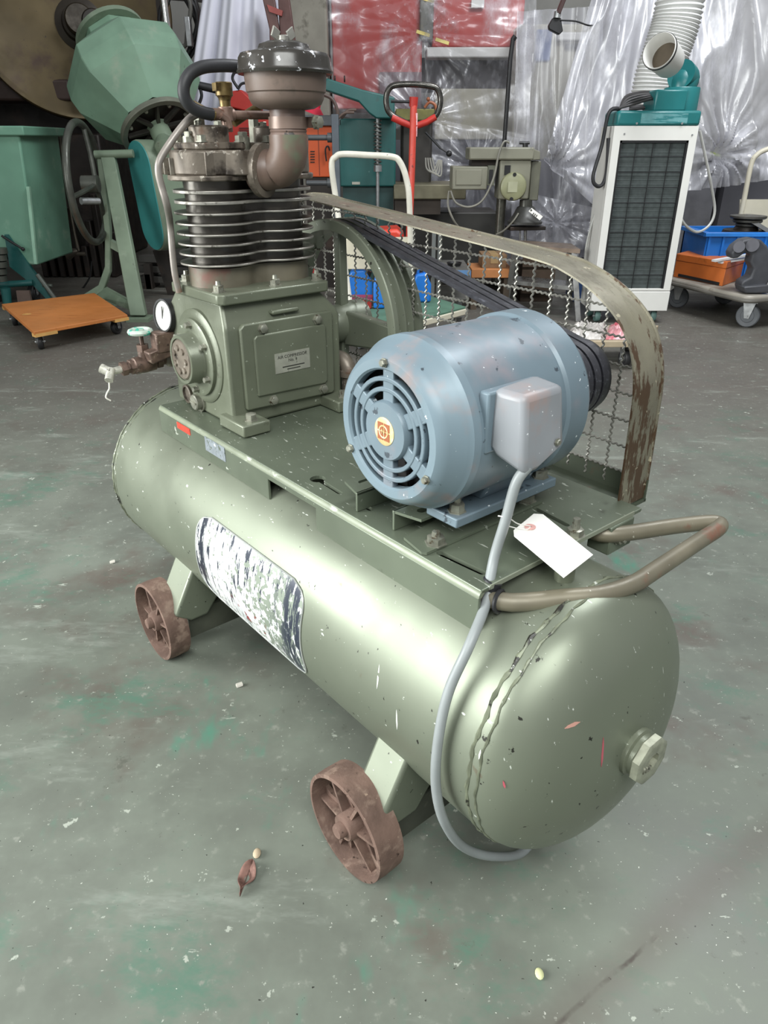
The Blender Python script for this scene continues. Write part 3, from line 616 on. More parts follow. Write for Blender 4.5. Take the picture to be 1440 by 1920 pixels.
for x in (WXF, WXR):
    wheel(x, WYN, 1); wheel(x, WYF, -1)
    xb0, xb1 = (-.612, -.545) if x == WXF else (-1.285, -1.205)
    for s_ in (-1, 1):
        yy = lambda d: TY+s_*d
        poly = [V(xb0, yy(.178), .235), V(xb0, yy(.232), .135), V(xb0, yy(.200), .110), V(xb0, yy(.160), .110), V(xb0, yy(.120), .16)]
        br = part(MB().prism(poly, (xb1-xb0, 0, 0)), 'wheel_bracket', m_tank, bevel=.006, seg=3)
        sub(MB().prism([V(x-.028, yy(.20), .120), V(x-.028, yy(.204), .06), V(x+.03, yy(.204), .06), V(x+.03, yy(.20), .120)], (0, s_*.006, 0)), 'axle_plate', m_plate, br)
    xm = (xb0+xb1)/2
    ab = part(MB().box(xm-.004+.02, xm+.004+.02, TY-.20, TY+.20, .058, .125).box(xm-.03, xm+.024, TY-.20, TY+.20, .118, .125), 'cross_channel', M('channel_steel', '4b4d43', .5, .1, .5, .25, 12, (('7d7a6c', 14, .6, .72),)), bevel=.001)
    part(MB().cyl((x, WYN+.03, .087), (x, WYF-.03, .087), .010, n=12), 'axle', m_rust)
# ------------------------------------------------------------------ valve, gauge and shut-off at the far end of the tank
GX = -1.43
v0 = V(GX, .607, .598)
a = px_(302, 675, GX); b = px_(211, 696, GX)
ux = (b-a).normalized(); L0 = (b-a).length
mb = MB().lathe([(.011, -.05), (.011, 0)], a, ux, 12)
mb.lathe([(.0, -.004), (.015, -.004), (.015, .008), (.0, .008)], a+ux*.004, ux, 6)
mb.lathe([(.012, 0), (.017, .004), (.018, .025), (.017, .046), (.012, .05)], a+ux*.012, ux, 18)
mb.lathe([(0, 0), (.0155, 0), (.0155, .010), (.012, .011), (.012, .016), (.0145, .017), (.0145, .028), (0, .028)], a+ux*.058, ux, 6)
vc = a+ux*.035
mb.cyl(vc, vc+V(0, 0, .026), .013, .011, 14).lathe([(0, 0), (.0125, 0), (.0125, .014), (0, .014)], vc+V(0, 0, .026), (0, 0, 1), 6).cyl(vc+V(0, 0, .04), vc+V(0, 0, .066), .0045, n=8)
sv_ = part(mb, 'stop_valve', m_valve, label='corroded bronze stop valve')
hw = MB().torus(vc+V(0, 0, .066), (0, 0, 1), .020, .0055, 24, 8).cyl(vc+V(0, 0, .061), vc+V(0, 0, .071), .008, n=10)
for k in range(5): d = V(math.cos(1.2566*k), math.sin(1.2566*k), 0); hw.bar(vc+V(0, 0, .066), vc+V(0, 0, .066)+d*.02, .005, .004)
sub(hw, 'hand_knob', m_aqua, sv_, label='flaked green and white hand knob')
e = a+ux*.086
mb = MB().tube([e, e+ux*.012, e+ux*.022], .007, 10).cyl(e+ux*.020+V(0, 0, .004), e+ux*.034+V(.016, 0, -.012), .0085, n=10).cyl(e+ux*.024, e+ux*.036+V(-.012, 0, .008), .0095, n=10)
sub(mb, 'hose_nipple', m_white_metal, sv_)
w0 = e+ux*.034+V(.016, 0, -.016)
sub(MB().tube(spl([w0, w0+V(0, -.002, -.012), w0+V(0, -.008, -.020), w0+V(.002, -.012, -.028), w0+V(.002, -.004, -.036)], 5), .0016, 5), 'tape_strand', M('thread_tape', 'e2e0d4', .6), sv_)
part(MB().tube([a-ux*.04, a-ux*.055, a-ux*.075, V(GX, a.y+.06, a.z-.06), V(GX, a.y+.06, .49)], .013, 12).sph(a-ux*.022, .019, 12), 'outlet_pipe', m_iron)
g = px_(304, 592, GX+.03); ga = V(.15, -1, .12).normalized()
mb = MB().lathe([(0, .026), (.029, .026), (.033, .022), (.034, .004), (.0325, 0), (.029, 0), (.029, .003)], g, -ga, 32)
gg = part(mb, 'pressure_gauge', M('gauge_case', '2c2c2c', .35, .4), label='round pressure gauge with white dial')
sub(MB().lathe([(.029, .0), (0, .0)], g-ga*.003, ga, 32), 'dial', m_glass_dial, gg)
sub(MB().bar(g-ga*.002+V(0, 0, .018), g-ga*.002-V(0.006, 0, .014), .003, .001, ga), 'needle', m_print, gg)
part(MB().obox(g+V(.0, -.006, -.05), V(.016, 0, 0), V(0, .020, 0), V(0, 0, .020)).obox(g+V(0, -.016, -.072), V(.014, 0, 0), V(0, .026, .006), V(0, -.003, .012)), 'pressure_switch', m_valve, bevel=.003)
# ------------------------------------------------------------------ power cord and tag
cp = [V(-.490, .634, .660), py_(968, 905, .622), py_(948, 975, .612), py_(928, 1040, .602), py_(918, 1090, .585), py_(910, 1135, .566), py_(880, 1210, .52), py_(840, 1300, .487), py_(820, 1400, .470), py_(818, 1480, .468), py_(835, 1545, .484), py_(872, 1590, .53), py_(930, 1606, .59), py_(985, 1594, .66), V(-.46, .72, .03), V(-.52, .80, .012), V(-.62, .84, .009)]
part(MB().tube(spl(cp, 6), .0066, 12), 'power_cord', m_cord, label='grey power cord hanging over the tank')
q = py_(912, 1112, .575); part(MB().ring(q+V(-.004, .004, -.012), (.1, .35, 1), .008, .0125, .026, 14).torus(V(-.474, .582, .498), (1, .25, .1), .0135, .003, 18, 6), 'cable_tie', m_black)
tg = [(-.537, .673, .552), (-.532, .669, .552), (-.549, .732, .552), (-.541, .738, .551), (-.429, .703, .538), (-.419, .630, .536)]
ta, tb_, tc = pz_(963, 994, .55), pz_(1001, 963, .55), pz_(1112, 1040, .538); td = pz_(1057, 1083, .536)
ta2, tb2 = pz_(964, 1005, .55), pz_(1018, 964, .55)
tagp = [rot(p) for p in (ta, tb_, tb2, tc, td, ta2)]
base = rot(pz_(994, 988, .55))
mb = MB().prism([p-base for p in tagp], (0, 0, -.0006)); 
tag_o = empty('shipping_tag', base, 'blank white card shipping tag tied to the grey cord of the compressor', 'tag')
mb.build('card', m_paper, tag_o)
MB().ring((0, 0, .0002), (0, 0, 1), .0022, .0075, .0006, 24).build('eyelet', m_pink, tag_o)
k1 = rot(py_(946, 970, .613))-base
MB().tube(spl([k1+V(-.008, 0, .002), k1+V(.004, -.006, .002), k1*.5+V(0, 0, -.002), V(0, 0, .001), k1*.45+V(.006, -.004, -.008), k1+V(-.002, -.008, -.006)], 5), .0008, 5).build('string', M('white_string', 'e6e4dc', .8), tag_o)
# ------------------------------------------------------------------ floor and walls
t = NT('worn_floor_paint'); big = t.noise(1.1, 4, .6); mid = t.noise(5, 5, .65); fine = t.noise(40, 4, .6); grit = t.noise(190, 2, .5)
cur = t.mix(t.ramp(mid, .32, .68), lin('686c63'), lin('747a6f'))
cur = t.mix(t.ramp(t.noise(2.3, 5, .62), .52, .70), cur, lin('645c54'))
g2 = t.noise(3.1, 6, .72, None, ((1, 1.5, 1), (0, 0, .6)))
cur = t.mix(t.ramp(g2, .53, .70), cur, lin('587565'))
cur = t.mix(t.ramp(t.noise(2.0, 5, .7, None, ((1.7, 1, 1), (0, 0, 1.0))), .58, .74), cur, lin('4a8670'))
sp_ = t.n('ShaderNodeSeparateXYZ'); t.l(t.co, sp_.inputs[0])
far = t.ramp(sp_.outputs[1], 1.6, 3.4)          # browner and darker towards the back: light falloff painted into the floor colour
cur = t.mix(t.mul(far, .85), cur, lin('5b5650'))
cur = t.mix(t.ramp(fine, .60, .72), cur, lin('83867c')); cur = t.mix(t.ramp(grit, .725, .745), cur, lin('c4c6bb')); cur = t.mix(t.ramp(t.noise(120, 2), .73, .75), cur, lin('30302b'))
cur = t.mix(t.ramp(t.noise(24, 4, .7), .655, .69), cur, lin('a3a89c')); cur = t.mix(t.mul(t.ramp(t.noise(3.6, 6, .72, None, ((.6, 2.2, 1), (0, 0, .8))), .55, .72), .6), cur, lin('8f958b')); cur = t.mix(t.ramp(t.noise(9, 6, .75), .62, .70), cur, lin('5d5f56'))
cur = t.mix(t.ramp(t.noise(14, 6, .75, None, ((.6, 3, 1), (0, 0, 2.3))), .66, .68), cur, lin('a9aea2'))
# one long stained joint
j0, j1 = gd(1005, 1918), gd(1438, 1542); jd = (j1-j0).normalized(); jn = V(-jd.y, jd.x, 0)
dt = t.n('ShaderNodeVectorMath', operation='DOT_PRODUCT'); t.l(t.co, dt.inputs[0]); dt.inputs[1].default_value = jn
ad = t.n('ShaderNodeMath', operation='ADD'); t.l(dt.outputs['Value'], ad.inputs[0]); ad.inputs[1].default_value = -jn.dot(j0)
ad2 = t.n('ShaderNodeMath', operation='MULTIPLY_ADD'); t.l(mid, ad2.inputs[0]); ad2.inputs[1].default_value = .03; t.l(ad.outputs[0], ad2.inputs[2])
ab = t.n('ShaderNodeMath', operation='ABSOLUTE'); t.l(ad2.outputs[0], ab.inputs[0])
cur = t.mix(t.mul(t.ramp(ab.outputs[0], .05, .0), .40), cur, lin('5a4f48'))
cur = t.mix(t.mul(t.ramp(ab.outputs[0], .005, .001), t.ramp(mid, .5, .62)), cur, lin('4a443e'))
t.set(Base_Color=cur, Roughness=t.ramp(mid, .3, .7, .42, .62), Specular_IOR_Level=.35); t.bump(fine, .10)
fl = MB().box(-6, 6.5, -4, 10.6, -.12, 0).build('floor', t.m); tag(fl, 'worn green painted concrete floor with scratches and grit', kind='structure')
m_wall = M('wall_plaster', 'a9a8a2', .8, 0, .2, .08, 2, (('7d7a72', 3, .6, .8),))
o = MB().box(-6, 6.5, 10.4, 10.6, 0, 5).build('wall_back', m_wall); tag(o, 'pale plastered workshop wall behind the machines', kind='structure')
o = MB().box(-6, -5.8, 2.6, 10.4, 0, 5).build('wall_left', M('dark_wall', '4a463f', .8)); tag(o, 'dim workshop wall on the left', kind='structure')
o = MB().box(6.3, 6.5, 2.6, 10.4, 0, 5).build('wall_right', m_wall); tag(o, 'pale workshop wall on the right', kind='structure')
# ------------------------------------------------------------------ background helpers
def T(name, label, cat, loc, group=None):
    return empty(name, (loc[0], loc[1], loc[2]), label, cat, 0, group)
def S(mb, name, m, th, **k):
    root = th.parent is None and th.type == 'EMPTY'
    return mb.build(name, m, th, loc=(-th.location if root else None), **k)
def rect(x0, y0, x1, y1, d):
    """front rectangle standing at depth d: left x, right x, low z, high z"""
    ym = (y0+y1)/2; return bg(x0, ym, d).x, bg(x1, ym, d).x, bg((x0+x1)/2, y1, d).z, bg((x0+x1)/2, y0, d).z
def pbox(r, d, dep, mb=None, z0=None):
    a, b, c_, e = rect(*r, d); return (mb or MB()).box(a, b, d, d+dep, c_ if z0 is None else z0, e)
m_wood = M('varnished_plywood', 'b8733c', .45, 0, .4, .12, 3, (('a05c2c', 6, .55, .75, (1, 5, 1)), ('d9b070', 60, .72, .75)))
m_woodedge = M('plywood_edge', 'c79a5a', .6, 0, .3, .15, 9)
m_tyre = M('grey_tyre', '5d6063', .55, 0, .4, .08, 12)
m_btyre = M('black_tyre', '232324', .5)
m_zinc = M('zinc_plate', 'a3a5a5', .35, .7, .5, .12, 20)
m_mint = M('mint_enamel', '6f9c85', .5, 0, .4, .10, 3, (('8fae98', 6, .55, .75), ('4d5f50', 18, .68, .8)))
m_mintd = M('mint_machine_paint', '75937d', .45, 0, .45, .12, 4, (('8a9a86', 5, .58, .76), ('4d5a4b', 14, .66, .8)))
m_sage = M('sage_paint', '71806c', .5, 0, .4, .16, 4, (('8d9a86', 6, .55, .75), ('40463c', 12, .64, .8)))
m_tealb = M('teal_blue_paint', '3d8a88', .45, 0, .45, .1, 4)
m_press = M('oily_dark_iron', '2b2622', .5, .35, .5, .3, 4, (('3b2f28', 6, .5, .7), ('191613', 9, .6, .75)))
m_bronze = M('oily_bronze_disc', '4c4026', .42, .5, .5, .22, 2, (('3a2a20', 3, .5, .7), ('2a251c', 30, .68, .72)))
m_deepteal = M('deep_teal_paint', '1f5552', .4, 0, .5, .12, 4, (('2f3c3a', 8, .62, .8), ('5d8280', 40, .72, .76)))
m_orange = M('orange_enamel', 'c4552a', .45, 0, .4, .08, 5)
m_redm = M('red_enamel', 'b03028', .45, 0, .4, .1, 5)
m_cream = M('cream_tube_paint', 'cfc9b4', .4, 0, .5, .06, 8, (('8a8474', 30, .68, .74),))
m_offw = M('offwhite_enamel', 'd7d6d0', .4, 0, .5, .03, 6)
m_coolteal = M('cooler_teal', '1d6a6b', .35, 0, .5, .08, 6)
m_filter = M('dark_filter_foam', '4a504f', .9, 0, .1, .12, 40)
m_blk = M('black_satin', '1c1c1d', .45)
m_grey = M('grey_machine_paint', '7c7b6c', .45, 0, .45, .08, 6, (('58564a', 14, .66, .8),))
m_greyd = M('dark_grey_sheet', '55555a', .55, 0, .4, .1, 3)
m_bluep = M('blue_plastic', '1f6fc4', .35, 0, .5, .06, 6)
m_steel = M('stainless_steel', '9a9a97', .3, .8, .5, .12, 12, (('6a6459', 20, .64, .75),))
m_orwood = M('orange_toolbox_paint', 'b8622a', .5, 0, .4, .12, 5, (('8e4a20', 8, .6, .8),))
m_redfade = M('red_machine_paint', 'b0413a', .5, 0, .4, .08, 2)
m_beige = M('beige_machine_paint', 'a7a391', .5, 0, .4, .06, 3)
m_conc = M('rough_concrete', '9a968a', .9, 0, .2, .12, 4, (('7a766b', 8, .55, .7), ('5f5b50', 26, .68, .75)), .3, 40)
def caster(th, p, rr, ang=0, tyre=None, wd=.03, zt=.1):
    """fork, plate and wheel standing at floor point p"""
    c, s = math.cos(ang), math.sin(ang); ax = V(c, s, 0); fw = V(-s, c, 0); p = V(p.x, p.y, 0)
    wl = S(MB().lathe([(0, -wd/2), (rr*.55, -wd/2), (rr*.6, -wd*.4), (rr*.92, -wd/2), (rr, -wd*.35), (rr, wd*.35), (rr*.92, wd/2), (rr*.6, wd*.4), (rr*.55, wd/2), (0, wd/2)], p+V(0, 0, rr), ax, 28), 'caster_wheel', tyre or m_btyre, th)
    mb = MB()
    for q in (-1, 1): mb.prism([p+ax*q*(wd/2+.004)+fw*(.2*rr)+V(0, 0, rr*.8), p+ax*q*(wd/2+.004)-fw*(.2*rr)+V(0, 0, rr*.8), p+ax*q*(wd/2+.004)-fw*(.55*rr)+V(0, 0, zt), p+ax*q*(wd/2+.004)+fw*(.55*rr)+V(0, 0, zt)], ax*q*.003)
    mb.obox(p+V(0, 0, zt-.003), ax*(wd/2+.014), fw*rr*.7, V(0, 0, .003)).cyl(p+V(0, 0, rr)-ax*(wd/2+.012), p+V(0, 0, rr)+ax*(wd/2+.012), .007, n=8)
    S(mb, 'caster_fork', m_zinc, th); return wl
# ------------------------------------------------------------------ wooden dolly, left
q = [gd(63, 622, .118), gd(239, 590, .118), gd(177, 549, .118), gd(3, 570, .118)]
cen = (q[0]+q[1]+q[2]+q[3])/4
dolly = T('wooden_dolly', 'varnished plywood dolly board on four black casters at the left', 'dolly', (cen.x, cen.y, 0))
u = (q[1]-q[0]); vv = (q[3]-q[0]); un, vn = u.normalized(), vv.normalized()
bd_ = S(MB().prism([p-V(0, 0, .020) for p in q], (0, 0, .020)), 'board', m_wood, dolly, bevel=.003)
hp_ = gd(50, 589, .118); cut(bd_, MB().cyl(hp_+V(0, 0, -.06), hp_+V(0, 0, .05), .026, n=16)); S(MB().lathe([(.0255, 0), (.0255, .019), (.021, .019), (.021, 0), (.0255, 0)], hp_-V(0, 0, .0195), (0, 0, 1), 20), 'hand_hole_lining', m_woodedge, dolly)
for a_, b_ in ((q[0], q[1]), (q[3], q[2])):
    S(MB().bar(a_+vn*(.02 if a_ is q[0] else -.02)-V(0, 0, .023), a_+(b_-a_)*.22+vn*(.02 if a_ is q[0] else -.02)-V(0, 0, .023), .04, .018), 'corner_batten', m_woodedge, dolly)
    S(MB().bar(b_+vn*(.02 if a_ is q[0] else -.02)-V(0, 0, .023), b_+(a_-b_)*.16+vn*(.02 if a_ is q[0] else -.02)-V(0, 0, .023), .04, .018), 'corner_batten', m_woodedge, dolly)
for a_ in (.07, .9):
    for b_ in (.10, .88): p = q[0]+u*a_+vv*b_; caster(dolly, p, .040, .4 if a_ < .5 else -.3, wd=.028, zt=.095)
# ------------------------------------------------------------------ mint tub cart at the left edge
d = 5.15; a = bg(-60, 236, d); b = bg(46, 236, d); zt, zb = bg(20, 236, d).z, bg(60, 497, d).z; x1t, x1b = bg(38, 262, d).x, bg(72, 497, d).x
tub = T('tub_cart', 'mint green steel tub on a low undercarriage at the left edge', 'cart', ((x1b-.5), d+.3, 0))
xl = x1t-.75
S(MB().prism([V(xl, d, zb+.12), V(x1t-.25, d, zb+.10), V(x1b-.06, d, zb), V(x1b, d, zb), V(x1t, d, zt-.03), V(xl, d, zt-.03)], (0, .62, 0)), 'tub_body', m_mint, tub, bevel=.012)
S(MB().box(xl-.02, b.x, d-.03, d+.66, zt-.055, zt), 'tub_rim', m_mint, tub, bevel=.008)
S(MB().bar(V(x1t-.005, d-.012, zt-.35), V(x1b-.008, d-.012, zb+.01), .022, .02), 'corner_bead', M('pale_mint_edge', '8fb8a0', .5), tub)
S(MB().prism([bg(8, 440, d-.02), bg(14, 440, d-.02), bg(70, 520, d-.02), bg(95, 560, d-.02), bg(88, 562, d-.02), bg(62, 535, d-.02), bg(18, 500, d-.02)], (0, .03, 0)), 'brace_plate', m_deepteal, tub)
S(MB().tube([bg(3, 442, d-.03), bg(43, 467, d-.03)], .008, 8).sph(bg(43, 467, d-.03), .013), 'release_rod', m_blk, tub)
S(MB().tube([bg(-20, 535, d-.05), bg(62, 530, d-.02)], .022, 10), 'cross_tube', m_deepteal, tub)
S(MB().tube([bg(70, 515, d-.06), bg(118, 580, d-.10)], .016, 10).tube([bg(80, 535, d-.05), bg(98, 536, d-.05)], .012, 8), 'strut', M('grimy_strut', '4a4f48', .5, .2), tub)
S(MB().cyl(bg(10, 540, d-.08), bg(18, 596, d-.08), .033, .026, 14), 'leg_post', m_deepteal, tub)
mb = MB()
for k in range(5): y_ = 470+13*k; mb.lathe([(0, -.02), (.04-.003*(k % 2), -.018), (.04-.003*(k % 2), .018), (0, .02)], bg(2, y_, d-.12), (0, 0, 1), 14)
S(mb, 'jack_cylinder', M('oily_jack_iron', '4b4f48', .4, .4), tub)
S(MB().prism([bg(30, 545, d-.1), bg(54, 545, d-.1), bg(62, 580, d-.1), bg(35, 580, d-.1)], (0, .02, 0)), 'foot_plate', M('rusty_plate', '5d4d44', .6), tub)
for px_c in (-5, 70): p = gd(px_c, 590); p = V(p.x, 5.25, 0); caster(tub, V(p.x-.2, p.y, 0), .06, 0, wd=.04, zt=.16)
# ------------------------------------------------------------------ big press with a bronze disc, far left
d = 7.0; pc = bg(130, 14, d)
press = T('power_press', 'huge dark oily press with a bronze flywheel disc at the left', 'machine', (pc.x, 7.5, 0))
ax = V(.36, -1, .05).normalized(); o_ = V(pc.x, d, pc.z)
S(MB().lathe([(0, 0), (.73, 0), (.75, .012), (.79, .012), (.80, 0), (.80, -.16), (0, -.16)], o_, ax, 96), 'disc', m_bronze, press)
S(MB().lathe([(0, .22), (.10, .22), (.11, .20), (.11, .10), (.13, .09), (.14, .02), (.19, .0), (.19, -.02)], bg(150, 45, d), ax, 32), 'disc_hub', M('hub_iron', '3a342c', .4, .5), press)
S(MB().lathe([(0, .05), (.08, .045), (.09, .03), (.09, -.1)], bg(176, 42, d-.25), ax, 28), 'shaft_end', m_press, press)
S(MB().bar(bg(150, 70, d-.25), bg(158, 190, d-.2), .05, .06), 'link_arm', m_press, press)
S(MB().bar(bg(146, 70, d-.28), bg(152, 100, d-.28), .02, .03), 'bright_link', m_steel, press)
x0, x1 = bg(-120, 300, d+.4).x, bg(200, 300, d+.4).x
S(MB().box(x0, x1, d+.35, d+1.3, 0, 3.0), 'frame', m_press, press, bevel=.03)
S(MB().box(x0, bg(140, 172, d).x, d-.1, d+.5, bg(60, 190, d).z, bg(60, 150, d).z), 'cross_beam', M('brown_beam', '43352f', .55, .1), press, bevel=.02)
S(MB().box(bg(95, 400, d).x, bg(205, 400, d).x, d+.05, d+.5, 0, bg(100, 250, d).z), 'side_frame', m_press, press, bevel=.02)
for (xa, ya, xb, yb_) in ((112, 255, 122, 330), (103, 296, 112, 330), (118, 320, 133, 400), (133, 400, 145, 465), (138, 430, 148, 470)):
    S(MB().tube([bg(xa, ya, 5.9), bg(xb, yb_, 5.9)], .011, 8), 'rod', M('rod_iron', '5a554c', .4, .6), press)
S(MB().tube([bg(74, 482, 5.9), bg(128, 475, 5.9), bg(160, 476, 5.9)], .014, 8).cyl(bg(126, 476, 5.9), bg(146, 470, 5.9), .05, .015, 12), 'pedal_shaft', M('rod_iron2', '5c564c', .45, .5), press)
S(MB().tube(spl([bg(36, 300, 5.8), bg(50, 325, 5.8), bg(70, 330, 5.8), bg(76, 322, 5.8)], 5), .008, 6).tube(spl([bg(172, 490, 5.8), bg(168, 520, 5.8), bg(152, 545, 5.8)], 5), .007, 6), 'loose_hose', m_blk, press)
S(MB().torus(bg(112, 275, 5.9), (.4, -1, 0), .05, .008, 20, 6), 'lifting_ring', M('rod_iron3', '4a463f', .45, .5), press)
mb = MB()
for k in range(9): xx = bg(40+17*k, 300, 6.3).x; mb.box(xx-.02, xx+.03, 6.3, 6.5, 0, .25+.10*((k*7) % 5))
S(mb, 'tooling', m_press, press, bevel=.01)
# ------------------------------------------------------------------ drum mixer on its stand
d = 5.5; c0 = bg(253, 156, d); ax = V(.477, -.496, -.77).normalized()
mix_ = T('drum_mixer', 'mint green faceted drum mixer tilted on an iron stand', 'mixer', (c0.x, d, 0))
S(MB().lathe([(0, -.36), (.20, -.36), (.20, -.30), (.415, -.10), (.43, .0), (.415, .10), (.235, .325)], c0, ax, 8, R(22)), 'drum', m_mintd, mix_, ang=12, bevel=.006)
S(MB().ring(c0-ax*.37, ax, .19, .235, .03, 40), 'filler_ring', m_sage, mix_)
S(MB().ring(c0+ax*.345, ax, .215, .252, .035, 48), 'neck_flange', M('flange_iron', '6d6f62', .45, .3), mix_, bevel=.004)
S(MB().lathe([(0, .33), (.215, .33), (.215, .32), (0, .32)], c0, ax, 40), 'end_plate', m_press, mix_)
fx, fy, fa = frame(ax); mb = MB(); e_ = c0+ax*.345
for k in range(8): dd = fx*math.cos(R(45*k+20))+fy*math.sin(R(45*k+20)); mb.prism([e_+dd*.05-fa.cross(dd)*.012, e_+dd*.205-fa.cross(dd)*.006, e_+dd*.205+fa.cross(dd)*.006, e_+dd*.05+fa.cross(dd)*.012], ax*.03)
S(mb, 'end_rib', M('rib_iron', '3c3a34', .5, .3), mix_)
for k in range(8): dd = fx*math.cos(R(45*k+42))+fy*math.sin(R(45*k+42)); S(MB().bolt(e_+dd*.20+ax*.02, ax, .012, .012), 'flange_bolt', m_bolt, mix_)
h_ = c0+ax*.36
S(MB().lathe([(0, .11), (.062, .11), (.066, .09), (.066, 0), (.075, -.01)], h_, ax, 28), 'trunnion', m_sage, mix_)
S(MB().tube([h_+ax*.08, bg(306, 275, 5.15), bg(318, 300, 5.2)], lambda t_: .05+.012*t_, 14), 'yoke_arm', m_sage, mix_)
# belt housing capsule
n_ = V(-.71, -.70, 0).normalized(); wv = V(-n_.y, n_.x, 0)*-1; ca, cb = bg(262, 308, 5.2), bg(286, 428, 5.2)
def caps(r_): 
    dn = (cb-ca).normalized(); out = []
    for i in range(13): t_ = R(180*i/12); out.append(ca+wv*math.cos(t_)*r_-dn*math.sin(t_)*r_)
    for i in range(13): t_ = R(180+180*i/12); out.append(cb+wv*math.cos(t_)*r_-dn*math.sin(t_)*r_)
    return out
S(MB().prism([p-n_*.21 for p in caps(.145)], n_*.21), 'belt_housing', m_sage, mix_, bevel=.008)
S(MB().prism([p for p in caps(.138)], n_*.006), 'housing_face', m_tealb, mix_)
# stand
dd_ = 5.15
leg = lambda pts, dep=.05, dz=0: MB().prism([bg(x, y, dd_+dz) for x, y in pts], (0, dep, 0))
lt, lb = 5.15, 4.62
def slant(pts, y0=284, y1=600): return [bg(x, y, lt+(lb-lt)*max(0, min(1, (y-y0)/(y1-y0)))) for x, y in pts]
S(MB().prism(slant(((186, 284), (212, 284), (273, 592), (243, 592))), (0, .05, 0)), 'stand_leg', m_sage, mix_, bevel=.006)
S(leg(((180, 284), (192, 284), (206, 430), (206, 510), (194, 545), (172, 561), (150, 556), (184, 535), (196, 500), (196, 440))), 'stand_leg', m_sage, mix_, bevel=.006)
S(leg(((196, 445), (232, 465), (230, 478), (198, 460)), .06, .01), 'stand_tie', m_sage, mix_)
S(MB().prism([bg(196, 540, 5.1), bg(254, 572, 4.7), bg(254, 586, 4.7), bg(180, 556, 5.1)], (0, .05, 0)), 'stand_tie', m_sage, mix_)
S(MB().box(bg(150, 560, 5.1).x, bg(215, 560, 5.1).x, 5.05, 5.3, .0, .02).box(bg(238, 590, 4.62).x, bg(280, 590, 4.62).x, 4.58, 4.72, 0, .02), 'stand_foot', m_sage, mix_)
S(MB().tube([bg(178, 290, dd_), bg(250, 288, dd_)], .025, 12), 'drive_shaft', m_sage, mix_)
S(leg(((286, 470), (312, 470), (330, 560), (318, 562)), .05, .35), 'stand_leg', m_press, mix_)
# handwheel
hc = bg(164, 345, 5.0); hn = V(1, .05, .0).normalized(); fx, fy, fa = frame(hn)
hw_ = S(MB().torus(hc, hn, .345, .022, 48, 10), 'handwheel', M('handwheel_iron', '4b4d46', .4, .4, .5, .2, 12), mix_)
mb = MB()
for k in range(3): dd = fx*math.cos(R(120*k+70))+fy*math.sin(R(120*k+70)); mb.tube(spl([hc+hn*.05+dd*.03, hc+hn*.03+dd*.18, hc+dd*.335], 4), .015, 8)
mb.lathe([(0, -.03), (.05, -.03), (.05, .07), (0, .07)], hc, hn, 20)
S(mb, 'wheel_spokes', M('handwheel_iron', '4b4d46'), hw_, label='curved spokes and hub')
S(MB().cyl(bg(186, 377, 4.95), bg(152, 377, 4.85), .019, .021, 12), 'crank_handle', m_zinc, hw_)
# dark beams lying behind the mixer
for k, (yy, xx) in enumerate(((520, 352), (538, 350), (556, 348))):
    a = bg(272, yy+6, 5.9); b = bg(xx, yy-2, 5.75)
    o = T('steel_beam', ('dark steel bar behind the mixer, %s of three' % ('topmost', 'middle one', 'lowest')[k]), 'bar', ((a.x+b.x)/2, 5.8, 0), 'bars stored behind the mixer')
    S(MB().bar(V(a.x, a.y, .06+.075*(2-k)), V(b.x+.3, b.y, .06+.075*(2-k)), .12, .05), 'bar', M('beam_steel', '45433f', .5, .3), o, bevel=.005)
    if k < 2:
        S(MB().box(a.x+.05, a.x+.1, 5.75, 5.95, .0, .06+.075*(2-k)-.025), 'spacer', m_press, o)
# ------------------------------------------------------------------ hoses, pipe, white sheet, pillar
p = bg(340, 48, 6.6)
hoses = T('hose_coil', 'coil of black hoses hung above the mint drum', 'hose', (p.x, 6.6, p.z))
for k in range(7):
    rr = .13+.018*k; o_ = p+V(.015*math.sin(k*2), .03*k-.1, -.03*k+.05)
    pts = [o_+V(math.cos(t_)*rr*.75+.02*math.sin(3*t_+k), 0, math.sin(t_)*rr*1.5) for t_ in (2*math.pi*i/30 for i in range(30))]
    S(MB().tube(pts, .016, 8, True), 'hose_loop', m_blk if k % 3 else M('grey_hose', '55544f', .5), hoses)
S(MB().box(p.x+.06, p.x+.10, 6.45, 6.52, p.z-.15, p.z+.04), 'hose_coupling', m_zinc, hoses, bevel=.005)
pp = bg(320, 78, 6.2)
cp_ = T('chrome_pipe', 'bright chrome pipe standing beside the hose coil', 'pipe', (pp.x, 6.2, 0))
S(MB().tube([V(pp.x, 6.2, 0), V(bg(304, -20, 6.2).x, 6.2, bg(304, -60, 6.2).z)], .026, 12), 'tube', M('chrome', 'd0d0cc', .15, .9), cp_)
rk = T('hose_rack', 'dark iron rack with a top rail behind the hoses', 'rack', (bg(330, 50, 6.9).x, 6.9, 0))
mb = MB().bar(bg(300, -6, 6.9), bg(400, 2, 6.9), .03, .03); S(mb, 'rack_rail', m_press, rk)
for x in (296, 402): pa = bg(x, 0, 6.9); S(MB().box(pa.x-.015, pa.x+.015, 6.885, 6.915, 0, pa.z), 'rack_post', m_press, rk)
S(MB().bar(bg(352, -5, 6.9), bg(386, 60, 6.9), .012, .012), 'rack_brace', m_press, rk)
m_cloth = M('white_sheet_cloth', 'dcdce6', .85, 0, .2, .03, 2)
def sheet(fn, nu, nv, name, m, label, cat, th=.004):
    mb = MB().grid(fn, nu, nv); b0 = Vector(fn(.5, 1)); o = T(name, label, cat, b0)
    S(mb, 'sheet', m, o, ang=180, solid=th); return o
